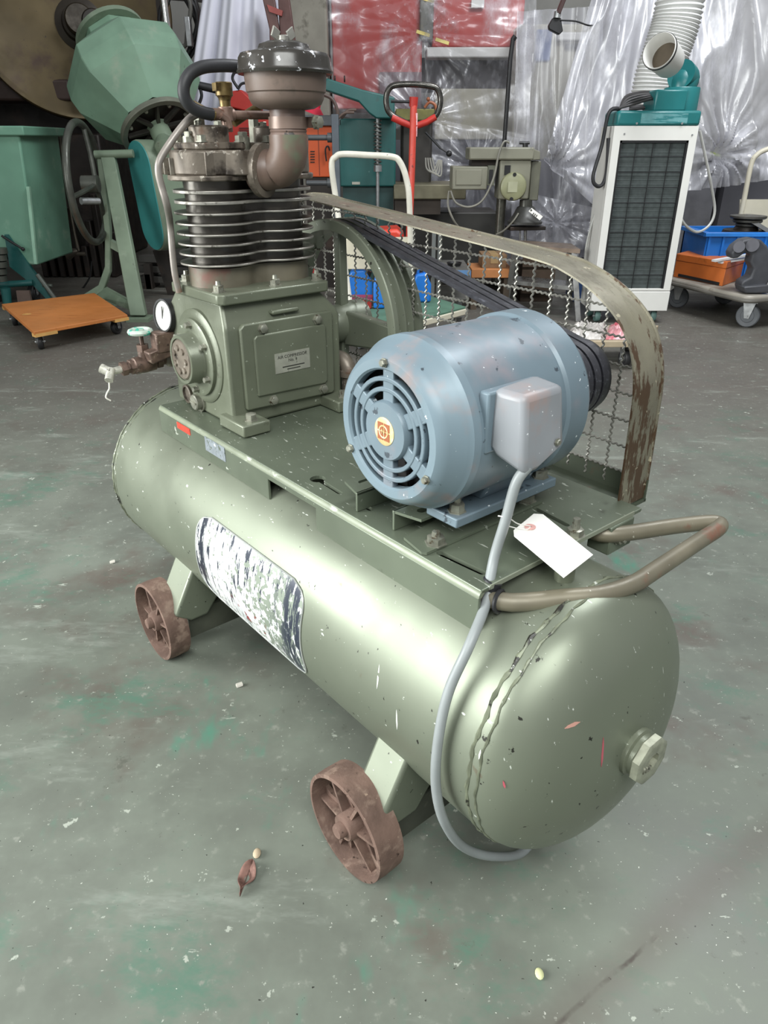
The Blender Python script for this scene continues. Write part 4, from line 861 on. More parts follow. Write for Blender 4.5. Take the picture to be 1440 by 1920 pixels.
def whitefn(u, v):
    xt = 392+(518-392)*u; xb = 340+(535-340)*u; x = xt+(xb-xt)*v**.9; y = -70+v*390
    p = bg(x, y, 6.4); f_ = math.sin(u*19+.5*math.sin(v*3))*.04*(.5+v)+.03*math.sin(u*43+1+v*2)*(.3+.7*v)+.10*math.cos((u-.5)*math.pi)
    return V(p.x, 6.4-f_, p.z)
sheet(whitefn, 90, 24, 'white_dust_sheet', m_cloth, 'white cloth dust sheet draped behind the compressor head', 'sheet')
a = rect(545, -60, 622, 400, 7.6)
pl_ = T('concrete_pillar', 'rough stained concrete pillar beside the red machine', 'pillar', ((a[0]+a[1])/2, 7.8, 0))
S(MB().box(bg(538, 60, 7.6).x, bg(614, 60, 7.6).x, 7.6, 8.0, 0, 3), 'shaft', m_conc, pl_, bevel=.02)
p = bg(527, 90, 6.1)
br_ = T('brown_guide', 'red-brown forked iron guide rising behind the air filter', 'machine part', (p.x, 6.1, p.z-1.0))
S(MB().prism([bg(488, -20, 6.1), bg(512, -20, 6.1), bg(524, 60, 6.1), bg(522, 120, 6.1), bg(506, 120, 6.1), bg(505, 55, 6.1)], (0, .05, 0)), 'side_plate', M('red_brown_iron', '5f4440', .5, .2), br_, bevel=.006)
S(MB().prism([bg(520, -20, 6.12), bg(540, -20, 6.12), bg(556, 95, 6.12), bg(556, 125, 6.12), bg(528, 125, 6.12)], (0, .05, 0)), 'side_plate', M('red_brown_iron2', '5a3f3b', .5, .2), br_, bevel=.006)
S(MB().prism([bg(500, 8, 6.09), bg(530, 20, 6.09), bg(528, 30, 6.09), bg(505, 22, 6.09)], (0, .03, 0)), 'link', M('faded_red', '9a4a44', .5), br_)
S(MB().box(p.x-.09, p.x+.10, 6.1, 6.25, 0, bg(527, 118, 6.1).z), 'pedestal', m_press, br_)
# ------------------------------------------------------------------ clear plastic sheeting
def plasticmat(name, dens, seed):
    t = NT(name); nt = t.t
    tr = t.n('ShaderNodeBsdfTransparent'); tr.inputs[0].default_value = (.97, .97, .985, 1)
    df = t.n('ShaderNodeBsdfDiffuse'); df.inputs[0].default_value = lin('d9d9df')
    gl = t.n('ShaderNodeBsdfGlossy'); gl.inputs['Roughness'].default_value = .30; gl.inputs[0].default_value = (1, 1, 1, 1)
    m1 = t.n('ShaderNodeMixShader'); m1.inputs[0].default_value = .30; t.l(df.outputs[0], m1.inputs[1]); t.l(gl.outputs[0], m1.inputs[2])
    n1 = t.ramp(t.noise(2.6, 5, .65, None, ((1.4, 1, .7), (0, .5+seed, 0))), .46, .74, dens, min(1, dens+.55))
    m2 = t.n('ShaderNodeMixShader'); t.l(n1, m2.inputs[0]); t.l(tr.outputs[0], m2.inputs[1]); t.l(m1.outputs[0], m2.inputs[2])
    bp = t.n('ShaderNodeBump'); bp.inputs['Strength'].default_value = .18; bp.inputs['Distance'].default_value = .04
    t.l(t.noise(3.2, 4, .55, None, ((1, 1, .5), (0, .5+seed, 0))), bp.inputs['Height'])
    for x in (df, gl): t.l(bp.outputs[0], x.inputs['Normal'])
    t.l(m2.outputs[0], t.out.inputs[0]); return t.m
def plastic(name, label, quad, d, seed, amp, mat, ties=(), nu=110, nv=90):
    TL, TR_, BR, BL = quad
    def fn(u, v):
        x = (TL[0]*(1-u)+TR_[0]*u)*(1-v)+(BL[0]*(1-u)+BR[0]*u)*v; y = (TL[1]*(1-u)+TR_[1]*u)*(1-v)+(BL[1]*(1-u)+BR[1]*u)*v
        q = V(u*3.2+seed*5.1, v*1.3+seed, seed); f_ = (1-abs(noise.noise(q*1.7)))*.7+(1-abs(noise.noise(V(u*9+seed, v*3.1, seed*2))))*.13+.02*noise.noise(V(u*15, v*8, seed))
        for tu, tv in ties:
            du, dv = (u-tu), (v-tv); r = math.hypot(du, dv); a = math.atan2(dv, du)
            f_ += math.exp(-r*4.0)*(.55*abs(math.sin(a*5.5+seed))+.25*abs(math.sin(a*13+2*seed)))*min(1, r*14)
            f_ -= .6*math.exp(-(r/.06)**2)
        p = bg(x, y, d); return V(p.x, d-amp*f_, p.z)
    mb = MB().grid(fn, nu, nv); b0 = fn(.5, 1); o = T(name, label, 'plastic sheet', b0, 'plastic sheets hung over the machines at the back')
    S(mb, 'sheet', mat, o, ang=75); return o, fn
def knot(o, fn, u, v, m, s=.05):
    p = fn(u, v); S(MB().bar(p+V(-s, -.02, s*.3), p+V(s*1.2, -.02, -s*.3), s*.5, .006, (0, -1, .2)), 'tape_piece', m, o)
m_tape = M('yellow_tape', 'c6b565', .5)
o, fn = plastic('plastic_sheet', 'clear plastic sheet gathered in tight folds over the red machine', ((608, -70), (1004, -70), (985, 300), (628, 215)), 7.15, .3, .16, plasticmat('plastic_film', .10, .3), ((.46, .42), (.46, .22), (.45, .9)))
for u, v in ((.46, .42), (.48, .23), (.55, .46)): knot(o, fn, u, v, m_tape)
o, fn = plastic('plastic_sheet', 'clear plastic sheet sagging low beneath the pallet jack loop handle', ((800, 230), (985, 262), (985, 517), (770, 517)), 6.75, .7, .16, plasticmat('plastic_film_low', .12, .9), ((.5, .25),))
o, fn = plastic('plastic_sheet', 'milky plastic sheet hanging in vertical folds behind the drill press', ((965, 25), (1125, 15), (1110, 470), (955, 440)), 7.28, 1.3, .16, plasticmat('plastic_film_milky', .34, .1))
o, fn = plastic('plastic_sheet', 'milky plastic sheet sweeping down to the left of the spot cooler', ((1120, -70), (1250, -70), (1190, 460), (1010, 300)), 6.5, 2.1, .22, plasticmat('plastic_film_cloudy', .46, .5), ((.12, .98),))
o, fn = plastic('plastic_sheet', 'crumpled milky plastic sheet right of the white duct', ((1235, -70), (1470, -70), (1470, 330), (1235, 360)), 6.6, 3.3, .26, plasticmat('plastic_film_right', .42, .2), ((.42, .86),))
knot(o, fn, .42, .86, M('green_tape', 'a9b47a', .5), .04)
o, fn = plastic('plastic_sheet', 'low plastic sheet crumpled around the steel step stool', ((985, 360), (1120, 390), (1100, 480), (985, 478)), 5.6, 4.4, .14, plasticmat('plastic_film_floor', .20, .7), ((.4, .4),), 60, 50)
# ------------------------------------------------------------------ machines under the plastic
def mach(name, label, cat, d, loc_x, *parts):
    o = T(name, label, cat, (bg(loc_x, 300, d).x, d, 0))
    for r, dz, dep, pn, m in parts: S(pbox(r, d+dz, dep), pn, m, o, bevel=.012)
    return o
def fbox(x0, x1, y0, d, dep, mb=None):
    xm = (x0+x1)/2; return (mb or MB()).box(bg(x0, 420, d).x, bg(x1, 420, d).x, d, d+dep, 0, bg(xm, y0, d).z)
rm = mach('red_machine', 'tall red machine wrapped in clear plastic behind the teal press', 'machine', 7.7, 800,
    ((622, -90, 792, 205), 0, .8, 'column', m_redfade), ((812, -90, 985, 88), .05, .7, 'head', m_redfade), ((788, -90, 814, 75), -.06, .2, 'grey_post', M('grey_post', '77776f', .6)),
    ((800, 88, 968, 108), .02, .3, 'white_strip', m_offw), ((785, 108, 968, 168), .25, .5, 'dark_recess', M('dark_recess', '3d3a3a', .7)), ((815, 166, 985, 262), .02, .6, 'lower_panel', m_beige))
S(fbox(740, 1000, 262, 7.75, .7), 'base', m_greyd, rm)
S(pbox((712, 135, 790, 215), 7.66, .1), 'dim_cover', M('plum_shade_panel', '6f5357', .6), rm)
S(pbox((884, 0, 908, 14), 7.7, .06), 'small_notice', m_offw, rm)
bm_ = mach('beige_machine', 'beige machine with a blue panel wrapped in milky plastic', 'machine', 7.35, 1040,
    ((965, 45, 1112, 300), 0, .33, 'cabinet', m_beige), ((1004, 55, 1034, 115), -.02, .05, 'blue_panel', M('blue_panel', '4a6296', .4)), ((1060, 82, 1090, 92), -.03, .05, 'dark_slot', m_blk), ((1045, 60, 1112, 76), -.06, .2, 'ledge', m_offw))
S(fbox(958, 1098, 300, 7.3, .38), 'base', m_greyd, bm_)
gm = mach('grey_machine', 'grey machine wrapped in plastic behind the spot cooler', 'machine', 7.0, 1300, ((1135, -90, 1330, 300), .1, .7, 'cabinet', M('light_grey_paint', '8e8d92', .5)), ((1330, -90, 1500, 290), .0, .8, 'side_cabinet', M('light_grey_paint2', 'a3a19d', .5)))
S(fbox(1120, 1265, 300, 7.0, .7), 'base', m_greyd, gm); S(fbox(1268, 1330, 330, 6.95, .7), 'base', M('mid_grey_sheet', '6a6a6e', .5), gm); S(fbox(1345, 1520, 300, 6.9, .7), 'base', m_greyd, gm)
p0 = bg(1052, 0, 6.3)
lam = T('hanging_arm', 'black jointed arm hanging down in front of the milky plastic', 'arm', (p0.x, 6.3, p0.z))
S(MB().bar(bg(1072, -40, 6.3), bg(1046, 26, 6.3), .055, .03), 'upper_arm', M('dark_red_iron', '3b2522', .45, .2), lam, bevel=.004)
S(MB().cyl(bg(1046, 22, 6.3), bg(1044, 34, 6.3), .026, n=12), 'joint', m_zinc, lam)
S(MB().prism([bg(1037, 33, 6.3), bg(1052, 33, 6.3), bg(1056, 58, 6.3), bg(1049, 65, 6.3), bg(1030, 55, 6.3), bg(1029, 47, 6.3)], (0, .05, 0)), 'clamp', m_blk, lam, bevel=.006)
S(MB().tube(spl([bg(1050, 38, 6.3), bg(1080, 40, 6.3), bg(1106, 48, 6.3), bg(1122, 42, 6.5)], 5), .006, 6), 'cable', m_blk, lam)
pl = T('black_pole', 'thin black pole leaning in front of the plastic sheets', 'pole', (bg(945, 275, 6.1).x, 6.1, 0))
S(MB().tube([V(bg(938, 300, 6.1).x, 6.1, 0), bg(945, 275, 6.1), bg(957, 110, 6.1), bg(962, 72, 6.1)], .016, 10).tube([bg(962, 74, 6.1), bg(966, 68, 6.1)], .018, 8), 'shaft', m_blk, pl)
# ------------------------------------------------------------------ red engine, orange cabinet, grey post, teal press
d = 5.9
en = T('red_engine', 'red engine-driven machine with black grips behind the cylinder heads', 'engine', (bg(455, 250, d).x, d, 0))
S(MB().prism([bg(425, 172, d), bg(452, 168, d), bg(486, 200, d), bg(486, 215, d), bg(425, 200, d)], (0, .18, 0)), 'cowling', m_redm, en, bevel=.01)
S(pbox((420, 215, 530, 262), d+.02, .16, None, .35), 'engine_body', m_redm, en, bevel=.02)
mb = MB()
for k in range(7): mb.add(*(lambda a: ([(a[0], d+.012, a[2]), (a[1], d+.012, a[2]), (a[1], d+.03, a[2]), (a[0], d+.03, a[2]), (a[0], d+.012, a[3]), (a[1], d+.012, a[3]), (a[1], d+.03, a[3]), (a[0], d+.03, a[3])], [(0, 1, 2, 3), (4, 5, 6, 7), (0, 1, 5, 4), (1, 2, 6, 5), (2, 3, 7, 6), (3, 0, 4, 7)]))(rect(448, 239+4.5*k, 512, 241+4.5*k, d)))
S(mb, 'louvre', M('dark_red', '5a1614', .5), en)
S(pbox((424, 196, 486, 218), d+.1, .08), 'dark_gap', m_press, en)
S(MB().cyl(bg(372, 160, d-.1), bg(425, 172, d-.05), .026, .028, 14), 'black_grip', m_black, en)
S(MB().tube(spl([bg(376, 168, d-.1), bg(378, 180, d-.1), bg(374, 193, d-.1)], 4), .011, 8), 'lever', m_black, en)
S(MB().tube(spl([bg(446, 168, d), bg(452, 158, d), bg(462, 156, d), bg(474, 163, d)], 5), .009, 8).tube(spl([bg(446, 165, d), bg(436, 148, d), bg(440, 136, d), bg(448, 136, d)], 5), .010, 8), 'cable', m_black, en)
S(MB().box(bg(425, 300, d).x, bg(525, 300, d).x, d+.03, d+.17, 0, .36), 'skid', m_press, en)
d = 5.8
oc = T('orange_cabinet', 'bright orange cabinet with a dark grey top behind the compressor', 'cabinet', (bg(600, 300, d).x, d, 0))
a = rect(570, 236, 626, 332, d)
S(MB().box(a[0], a[1], d, d+.3, a[2], a[3]), 'door_panel', m_orange, oc, bevel=.006)
xm_ = bg(598, 290, d).x; S(MB().box(xm_-.003, xm_+.003, d-.002, d+.01, a[2]+.01, a[3]-.01), 'door_gap', M('dark_orange', '7a3015', .5), oc)
S(pbox((565, 216, 640, 236), d-.04, .36), 'top', M('slate_grey_paint', '5b5f63', .5), oc, bevel=.006)
S(MB().box(a[0], a[1], d+.02, d+.28, 0, a[2]), 'plinth', m_press, oc)
mb = MB()
for k in range(5): mb.add(*(lambda r_: ([(r_[0], d-.004, r_[2]), (r_[1], d-.004, r_[2]), (r_[1], d-.004, r_[3]), (r_[0], d-.004, r_[3]), (r_[0], d+.004, r_[2]), (r_[1], d+.004, r_[2]), (r_[1], d+.004, r_[3]), (r_[0], d+.004, r_[3])], [(0, 1, 2, 3), (4, 5, 6, 7), (0, 1, 5, 4), (1, 2, 6, 5), (2, 3, 7, 6), (3, 0, 4, 7)]))(rect(582, 283+5*k, 590, 285+5*k, d)))
S(mb, 'vent_slot', m_press, oc)
S(MB().tube(spl([bg(612, 302, d-.02), bg(610, 280, d-.03), bg(615, 274, d-.03), bg(618, 282, d-.02)], 4), .006, 6), 'cable', m_black, oc)
co = T('red_funnel', 'small red plastic funnel lying on the grey top of the orange cabinet', 'funnel', bg(597, 214, d-.0))
S(MB().lathe([(.0, .15), (.02, .145), (.026, .05), (.07, .01), (.075, 0), (.07, 0), (.022, .05), (.0, .06)], bg(590, 215, d+.08), (.35, 0, 1), 20), 'funnel', M('fluorescent_red', 'e0304a', .4), co)
gp_ = T('grey_post', 'grey steel post with two horizontal pegs beside the orange cabinet', 'post', (bg(630, 300, 5.35).x, 5.35, 0))
S(MB().box(bg(623, 290, 5.35).x, bg(636, 290, 5.35).x, 5.35, 5.42, 0, bg(630, 214, 5.35).z), 'upright', M('blue_grey_post', '596067', .45, .2), gp_, bevel=.004)
for y_, xa in ((258, 560), (343, 575)):
    S(MB().cyl(bg(xa, y_, 5.38), bg(616, y_, 5.38), .017, n=12).cyl(bg(614, y_, 5.38), bg(622, y_, 5.38), .030, n=14), 'peg', M('peg_grey', '55585a', .45, .3), gp_)
d = 5.6
tp = T('teal_press', 'deep teal spot press with a rocker arm and spring spindle', 'machine', (bg(690, 300, d).x, d, 0))
S(MB().prism([bg(612, 146, d), bg(618, 148, d), bg(680, 168, d), bg(740, 182, d), bg(740, 222, d), bg(706, 222, d), bg(692, 212, d), bg(672, 190, d), bg(606, 168, d)], (0, .16, 0)), 'rocker_arm', m_deepteal, tp, bevel=.008)
S(pbox((636, 222, 742, 350), d+.16, .35), 'body_panel', m_deepteal, tp, bevel=.01)
S(MB().box(bg(640, 350, d).x, bg(738, 350, d).x, d+.2, d+.48, 0, bg(690, 345, d+.2).z), 'pedestal', M('pedestal_teal', '23413f', .5), tp)
S(pbox((660, 341, 675, 346), d+.155, .01), 'plate', m_silver, tp)
for x_ in (628, 646, 616): S(MB().torus(bg(x_, 148, d+.05), (1, 0, 0), .016, .005, 14, 6), 'eye_bolt', m_press, tp)
S(MB().cyl(bg(708, 215, d+.06), bg(708, 420, d+.06), .013, n=10), 'spindle', m_zinc, tp)
n_ = 12
zA, zB = bg(708, 226, d+.06).z, bg(708, 310, d+.06).z; xs_ = bg(708, 270, d+.06).x
S(MB().tube([V(xs_+.024*math.cos(t_), d+.06+.024*math.sin(t_), zA+(zB-zA)*t_/(2*math.pi*n_)) for t_ in (2*math.pi*n_*i/(n_*12) for i in range(n_*12+1))], .006, 5), 'spring', M('spring_steel', '6d6d68', .35, .6), tp)
S(MB().cyl(V(xs_, d+.06, zB-.04), V(xs_, d+.06, zB), .030, n=12), 'spring_seat', m_zinc, tp)
mb = MB().tube(spl([bg(600, 175, d+.3), bg(622, 185, d+.3), bg(632, 205, d+.3), bg(634, 225, d+.3)], 5), .012, 8)
S(mb, 'cable', M('brown_cable', '5d4d45', .5), tp)
S(MB().tube(spl([bg(640, 222, d-.0), bg(652, 208, d), bg(668, 206, d)], 5), .010, 8), 'cable', M('brown_cable', '5d4d45', .5), tp)
mb = MB().tube(spl([bg(634, 222, d-.03), bg(646, 212, d-.03), bg(664, 211, d-.03)], 5), .008, 8)
S(mb, 'cable', M('brown_cable', '5d4d45', .5), tp)
# ------------------------------------------------------------------ dark bench machine behind the pallet jack
d = 6.05
md_ = T('bench_machine', 'dark old machine with an olive table top behind the pallet jack', 'machine', (bg(790, 320, d).x, d, 0))
S(pbox((742, 204, 815, 226), d-.05, .4), 'table_top', M('olive_plate', '6f6c3a', .45, .2, .5, .25, 8), md_, bevel=.006)
S(pbox((752, 226, 810, 350), d+.05, .3), 'column', M('dark_machine', '3a3733', .5, .2, .5, .25, 6), md_, bevel=.02)
S(MB().tube(spl([bg(796, 202, d-.05), bg(805, 192, d-.05), bg(815, 196, d-.05), bg(818, 206, d-.05)], 5), .010, 8).sph(bg(803, 186, d-.05), .014), 'lever', M('rust_orange', '9a5a3a', .5), md_)
S(MB().tube([bg(798, 248, d-.06), bg(826, 278, d-.1)], .008, 8).sph(bg(842, 288, d-.12), .022).tube([bg(826, 278, d-.1), bg(842, 288, d-.12)], .006, 6), 'feed_lever', m_blk, md_)
S(pbox((738, 346, 874, 374), d-.35, .6), 'slab', M('worn_bed_iron', '6c6854', .45, .3, .5, .2, 8), md_, bevel=.008)
S(pbox((740, 374, 826, 402), d-.30, .5), 'apron', M('dark_brown_iron', '3b332c', .5, .2), md_)
S(MB().box(bg(748, 420, d).x, bg(930, 420, d).x, d-.1, d+.4, 0, bg(790, 396, d).z), 'bed', M('bed_dark', '33322f', .5, .2, .5, .3, 4), md_, bevel=.01)
mb = MB()
for k in range(4): mb.tube(spl([bg(798+4*k, 296, d-.1), bg(800+6*k, 316+3*k, d-.12), bg(812+5*k, 322+2*k, d-.12), bg(822+2*k, 300, d-.1)], 5), .006, 6)
S(mb, 'wire_loop', M('grey_wire', '8a8880', .5), md_)
# ------------------------------------------------------------------ pallet jack
d = 4.95
pj = T('pallet_jack', 'red pallet jack with a black and chrome loop handle', 'pallet jack', (bg(766, 450, d).x, d, 0))
lp = [bg(x, y, d) for x, y in ((778, 234), (745, 222), (728, 208), (724, 184), (730, 166), (744, 159), (776, 158), (806, 161), (820, 167), (826, 186), (822, 208), (810, 222))]
S(MB().tube(spl(lp, 5, True), .017, 12, True), 'loop_handle', M('chrome_black', '55534f', .25, .8, .5, .3, 30), pj)
S(MB().tube([bg(735, 220, d-.005), bg(752, 228, d-.005), bg(776, 238, d-.01), bg(800, 229, d-.005), bg(817, 219, d-.005)], .019, 12), 'handle_yoke', m_redm, pj)
S(MB().tube([bg(776, 188, d), bg(772, 320, d-.05), bg(766, 470, d-.12)], .021, 14), 'tiller', M('scuffed_red', 'c04436', .4, 0, .5, .1, 9, (('7a2a24', 30, .64, .7), ('d98a78', 40, .68, .74))), pj)
S(MB().cyl(bg(776, 182, d), bg(775, 200, d), .027, .025, 14), 'tiller_cap', m_redm, pj)
S(MB().bar(bg(780, 212, d-.024), bg(779, 256, d-.028), .020, .002, (0, -1, 0)), 'label_strip', M('pale_label', 'd8a8ac', .5, 0, .4, .1, 90, (('a04040', 100, .62, .66),)), pj)
S(MB().cyl(bg(733, 190, d), bg(768, 191, d), .008, n=8), 'release_lever', m_blk, pj)
S(MB().prism([bg(704, 440, d-.1), bg(712, 432, d-.1), bg(745, 430, d-.1), bg(758, 440, d-.1), bg(762, 468, d-.1), bg(702, 462, d-.1)], (0, .3, 0)), 'pump_cover', M('bright_red', 'cf3f2c', .4), pj, bevel=.02)
S(MB().box(bg(700, 480, d).x, bg(775, 480, d).x, d-.05, d+.3, .05, bg(740, 462, d-.05).z), 'pump_body', m_press, pj)
for x_ in (715, 760): q = bg(x_, 560, d); caster(pj, V(q.x, d+.1, 0), .09, 0, wd=.05, zt=.12)
# ------------------------------------------------------------------ white-handled platform cart with blue cans
z0 = .20; A, B, D_ = gd(650, 585, z0), gd(728, 616, z0), gd(878, 576, z0); E_ = A+D_-B
wc = T('platform_cart', 'small platform cart with a tall white tube handle, seen through the flywheel', 'cart', ((A.x+D_.x)/2, (A.y+D_.y)/2, 0))
S(MB().prism([p-V(0, 0, .04) for p in (A, B, D_, E_)], (0, 0, .034)), 'deck_frame', m_cream, wc, bevel=.006)
ce = (A+B+D_+E_)/4
S(MB().prism([ce+(p-ce)*.97-V(0, 0, .006) for p in (A, B, D_, E_)], (0, 0, .008)), 'deck_mat', M('green_mat', '4f6f5d', .7, 0, .3, .12, 10), wc)
ht = 4.12
hp = [V(A.x+.02, A.y+.05, z0), bg(632, 390, ht), bg(622, 312, ht), bg(630, 294, ht), bg(645, 289, ht), bg(690, 291, ht), bg(735, 294, ht), bg(750, 304, ht), bg(762, 336, ht), bg(768, 390, ht), V(bg(772, 540, 4.15).x, 4.18, z0)]
S(MB().tube(spl(hp, 6), .0155, 12), 'handle', M('white_tube', 'd4d0c2', .35, 0, .5, .05, 20, (('8f8a7c', 40, .70, .74),)), wc)
S(MB().prism([bg(640, 448, ht+.02), bg(768, 444, ht+.02), bg(772, 505, ht+.02), bg(645, 505, ht+.02)], (0, .012, 0)), 'handle_panel', m_cream, wc, bevel=.004)
for p in (A, B, D_, E_): q = ce+(p-ce)*.8; caster(wc, V(q.x, q.y, 0), .055, .5, m_tyre, .03, z0-.04)
def can(x0, y0, x1, y1, dd, label, s_=0):
    p = bg((x0+x1)/2, y1, dd); zb = z0+.004; h_ = bg((x0+x1)/2, y0, dd).z-zb; w_ = (bg(x1, y1, dd).x-bg(x0, y1, dd).x)/2
    o = T('blue_can', label, 'jerry can', (p.x, dd, zb), 'blue cans on the white-handled cart')
    mb = MB().prism([V(p.x-w_, dd, zb), V(p.x+w_, dd, zb), V(p.x+w_, dd, zb+h_*.6), V(p.x+w_*.4, dd, zb+h_), V(p.x-w_*.7, dd, zb+h_*.95), V(p.x-w_, dd, zb+h_*.7)], (0, w_*1.2, 0))
    S(mb, 'can_body', m_bluep, o, bevel=.012, seg=3)
    S(MB().cyl((p.x+w_*.55, dd+w_*.6, zb+h_*.74), (p.x+w_*.75, dd+w_*.6, zb+h_*.92), .018, n=12), 'cap', m_blk, o)
    S(MB().tube([V(p.x-w_*.5, dd+w_*.6, zb+h_*.95), V(p.x-w_*.4, dd+w_*.6, zb+h_*1.1), V(p.x+.1*w_, dd+w_*.6, zb+h_*1.12), V(p.x+.3*w_, dd+w_*.6, zb+h_*.97)], .009, 8), 'grip', m_bluep, o)
can(652, 505, 698, 562, 4.16, 'blue plastic can nearest the white handle, left on the cart')
can(774, 512, 808, 566, 4.16, 'blue plastic can at the far right of the white-handled cart')
can(700, 515, 722, 580, 3.98, 'narrow blue plastic can in the middle of the white-handled cart')
rp = bg(680, 560, 4.05)
rt_ = T('red_tool_tray', 'dark red tray lying between the blue cans on the cart', 'tray', (rp.x, 4.02, z0))
S(MB().box(rp.x-.06, rp.x+.05, 3.98, 4.12, z0+.004, z0+.05).box(rp.x-.065, rp.x+.055, 3.975, 4.125, z0+.045, z0+.054), 'tray', M('dark_red_plastic', '8a2420', .4), rt_, bevel=.006)
# ------------------------------------------------------------------ steel trolley, wood block, step stool
d = 4.72
tr_ = T('steel_trolley', 'grey steel trolley behind the drive belt with a blue lower edge', 'trolley', (bg(845, 500, d).x, d, 0))
for x_ in (812, 823): S(MB().box(bg(x_-4, 520, d).x, bg(x_+3, 520, d).x, d, d+.03, .0, bg(x_, 432, d).z), 'post', M('trolley_grey', '6f7270', .45, .3), tr_)
a, b = bg(815, 508, d-.02), bg(882, 508, d-.02)
S(MB().box(a.x, b.x, d-.05, d+.42, a.z-.006, a.z+.006), 'tray_top', M('tray_grey', '74746f', .4, .4), tr_)
S(MB().box(a.x, b.x, d-.055, d-.045, a.z-.035, a.z+.008), 'tray_edge', M('tray_blue', '5f86b0', .4), tr_)
S(MB().box(b.x-.03, b.x, d+.38, d+.41, 0, a.z), 'post', M('trolley_grey', '6f7270'), tr_)
S(MB().box(a.x, b.x, d-.03, d+.4, .12, .13), 'lower_shelf', M('tray_grey', '74746f'), tr_)
bw = T('black_bowl', 'small black round dish on the steel trolley', 'dish', (bg(856, 492, d).x, d+.15, a.z+.006))
S(MB().lathe([(0, 0), (.04, 0), (.05, .022), (.044, .022), (.036, .005), (0, .005)], (bg(856, 492, d).x, d+.15, a.z+.006), (0, 0, 1), 24), 'dish', m_blk, bw)
d = 4.95
wb_ = T('wooden_bench', 'low wooden bench block with an orange edge behind the guard mesh', 'bench', (bg(925, 520, d).x, d, 0))
zt_ = bg(920, 505, d).z
S(MB().box(bg(884, 515, d).x, bg(962, 515, d).x, d, d+.29, zt_-.055, zt_), 'top_board', M('orange_wood', 'b87b4c', .6, 0, .3, .15, 6), wb_, bevel=.003)
for x_ in (890, 950): S(MB().box(bg(x_-5, 540, d).x, bg(x_+6, 540, d).x, d+.02, d+.27, 0, zt_-.055), 'leg_board', M('dark_wood', '4f4438', .7), wb_)
bx = T('brown_carton', 'small brown carton on the wooden bench block', 'box', (bg(928, 500, d).x, d+.1, zt_))
S(MB().box(bg(904, 490, d+.05).x, bg(950, 490, d+.05).x, d+.05, d+.25, zt_, zt_+.085), 'carton', M('brown_card', '7a5f43', .8), bx, bevel=.003)
S(MB().box(bg(920, 490, d+.05).x, bg(934, 490, d+.05).x, d+.048, d+.252, zt_+.03, zt_+.0865), 'tape', M('card_tape', '9a8058', .4), bx)
fL, fR, bL, bR = gd(948, 578), gd(1084, 603), gd(965, 570), gd(1090, 575)
st_ = T('step_stool', 'worn stainless folding step stool behind the guard mesh', 'stool', ((fL.x+fR.x)/2, (fL.y+bR.y)/2, 0))
tA, tB = bg(966, 468, 4.9), bg(1076, 474, 4.7)
zT = tB.z
for p, q_ in ((fL, V(tA.x, tA.y, zT)), (fR, V(tB.x, tB.y, zT)), (V(fL.x+.06, fL.y+.2, 0), V(tA.x+.05, tA.y+.2, zT)), (V(fR.x+.05, fR.y+.45, 0), V(tB.x+.02, tB.y+.2, zT))):
    S(MB().bar(p, q_, .034, .018, (0, 1, 0)), 'leg', m_steel, st_, bevel=.002)
S(MB().prism([V(tA.x-.02, tA.y-.03, zT), V(tB.x+.03, tB.y-.03, zT), V(tB.x+.04, tB.y+.26, zT), V(tA.x, tA.y+.26, zT)], (0, 0, .025)), 'top_step', M('dirty_step', '7a6a5c', .5, .4, .5, .25, 12), st_)
m1, m2 = fL.lerp(V(tA.x, tA.y, zT), .42), fR.lerp(V(tB.x, tB.y, zT), .45)
S(MB().prism([m1+V(0, 0, 0), m2, m2+V(.02, .22, 0), m1+V(.02, .22, 0)], (0, 0, .025)), 'lower_step', m_steel, st_)
S(MB().bar(m1+V(.02, .05, 0), fL.lerp(fR, .2)+V(0, .3, .06), .012, .008).bar(m2+V(0, .05, 0), fR+V(.02, .4, .10), .012, .008).bar(fL+V(.05, .3, .10), fR+V(0, .35, .10), .012, .012), 'brace', m_steel, st_)
# pile of dark boxes under the stool
bxs = T('dark_crate', 'dark brown crate standing inside the step stool', 'crate', (bg(1015, 520, 5.15).x, 5.3, 0))
S(MB().box(bg(978, 520, 5.25).x, bg(1040, 520, 5.25).x, 5.25, 5.5, 0, bg(1000, 495, 5.25).z), 'crate', M('dark_crate_wood', '4f4339', .7, 0, .3, .3, 8), bxs, bevel=.004)
for k in range(3): zz = .06+.09*k; S(MB().box(bg(978, 520, 5.24).x, bg(1040, 520, 5.24).x, 5.236, 5.25, zz, zz+.07), 'slat', M('dark_crate_wood2', '5a4c40', .7, 0, .3, .3, 8), bxs)
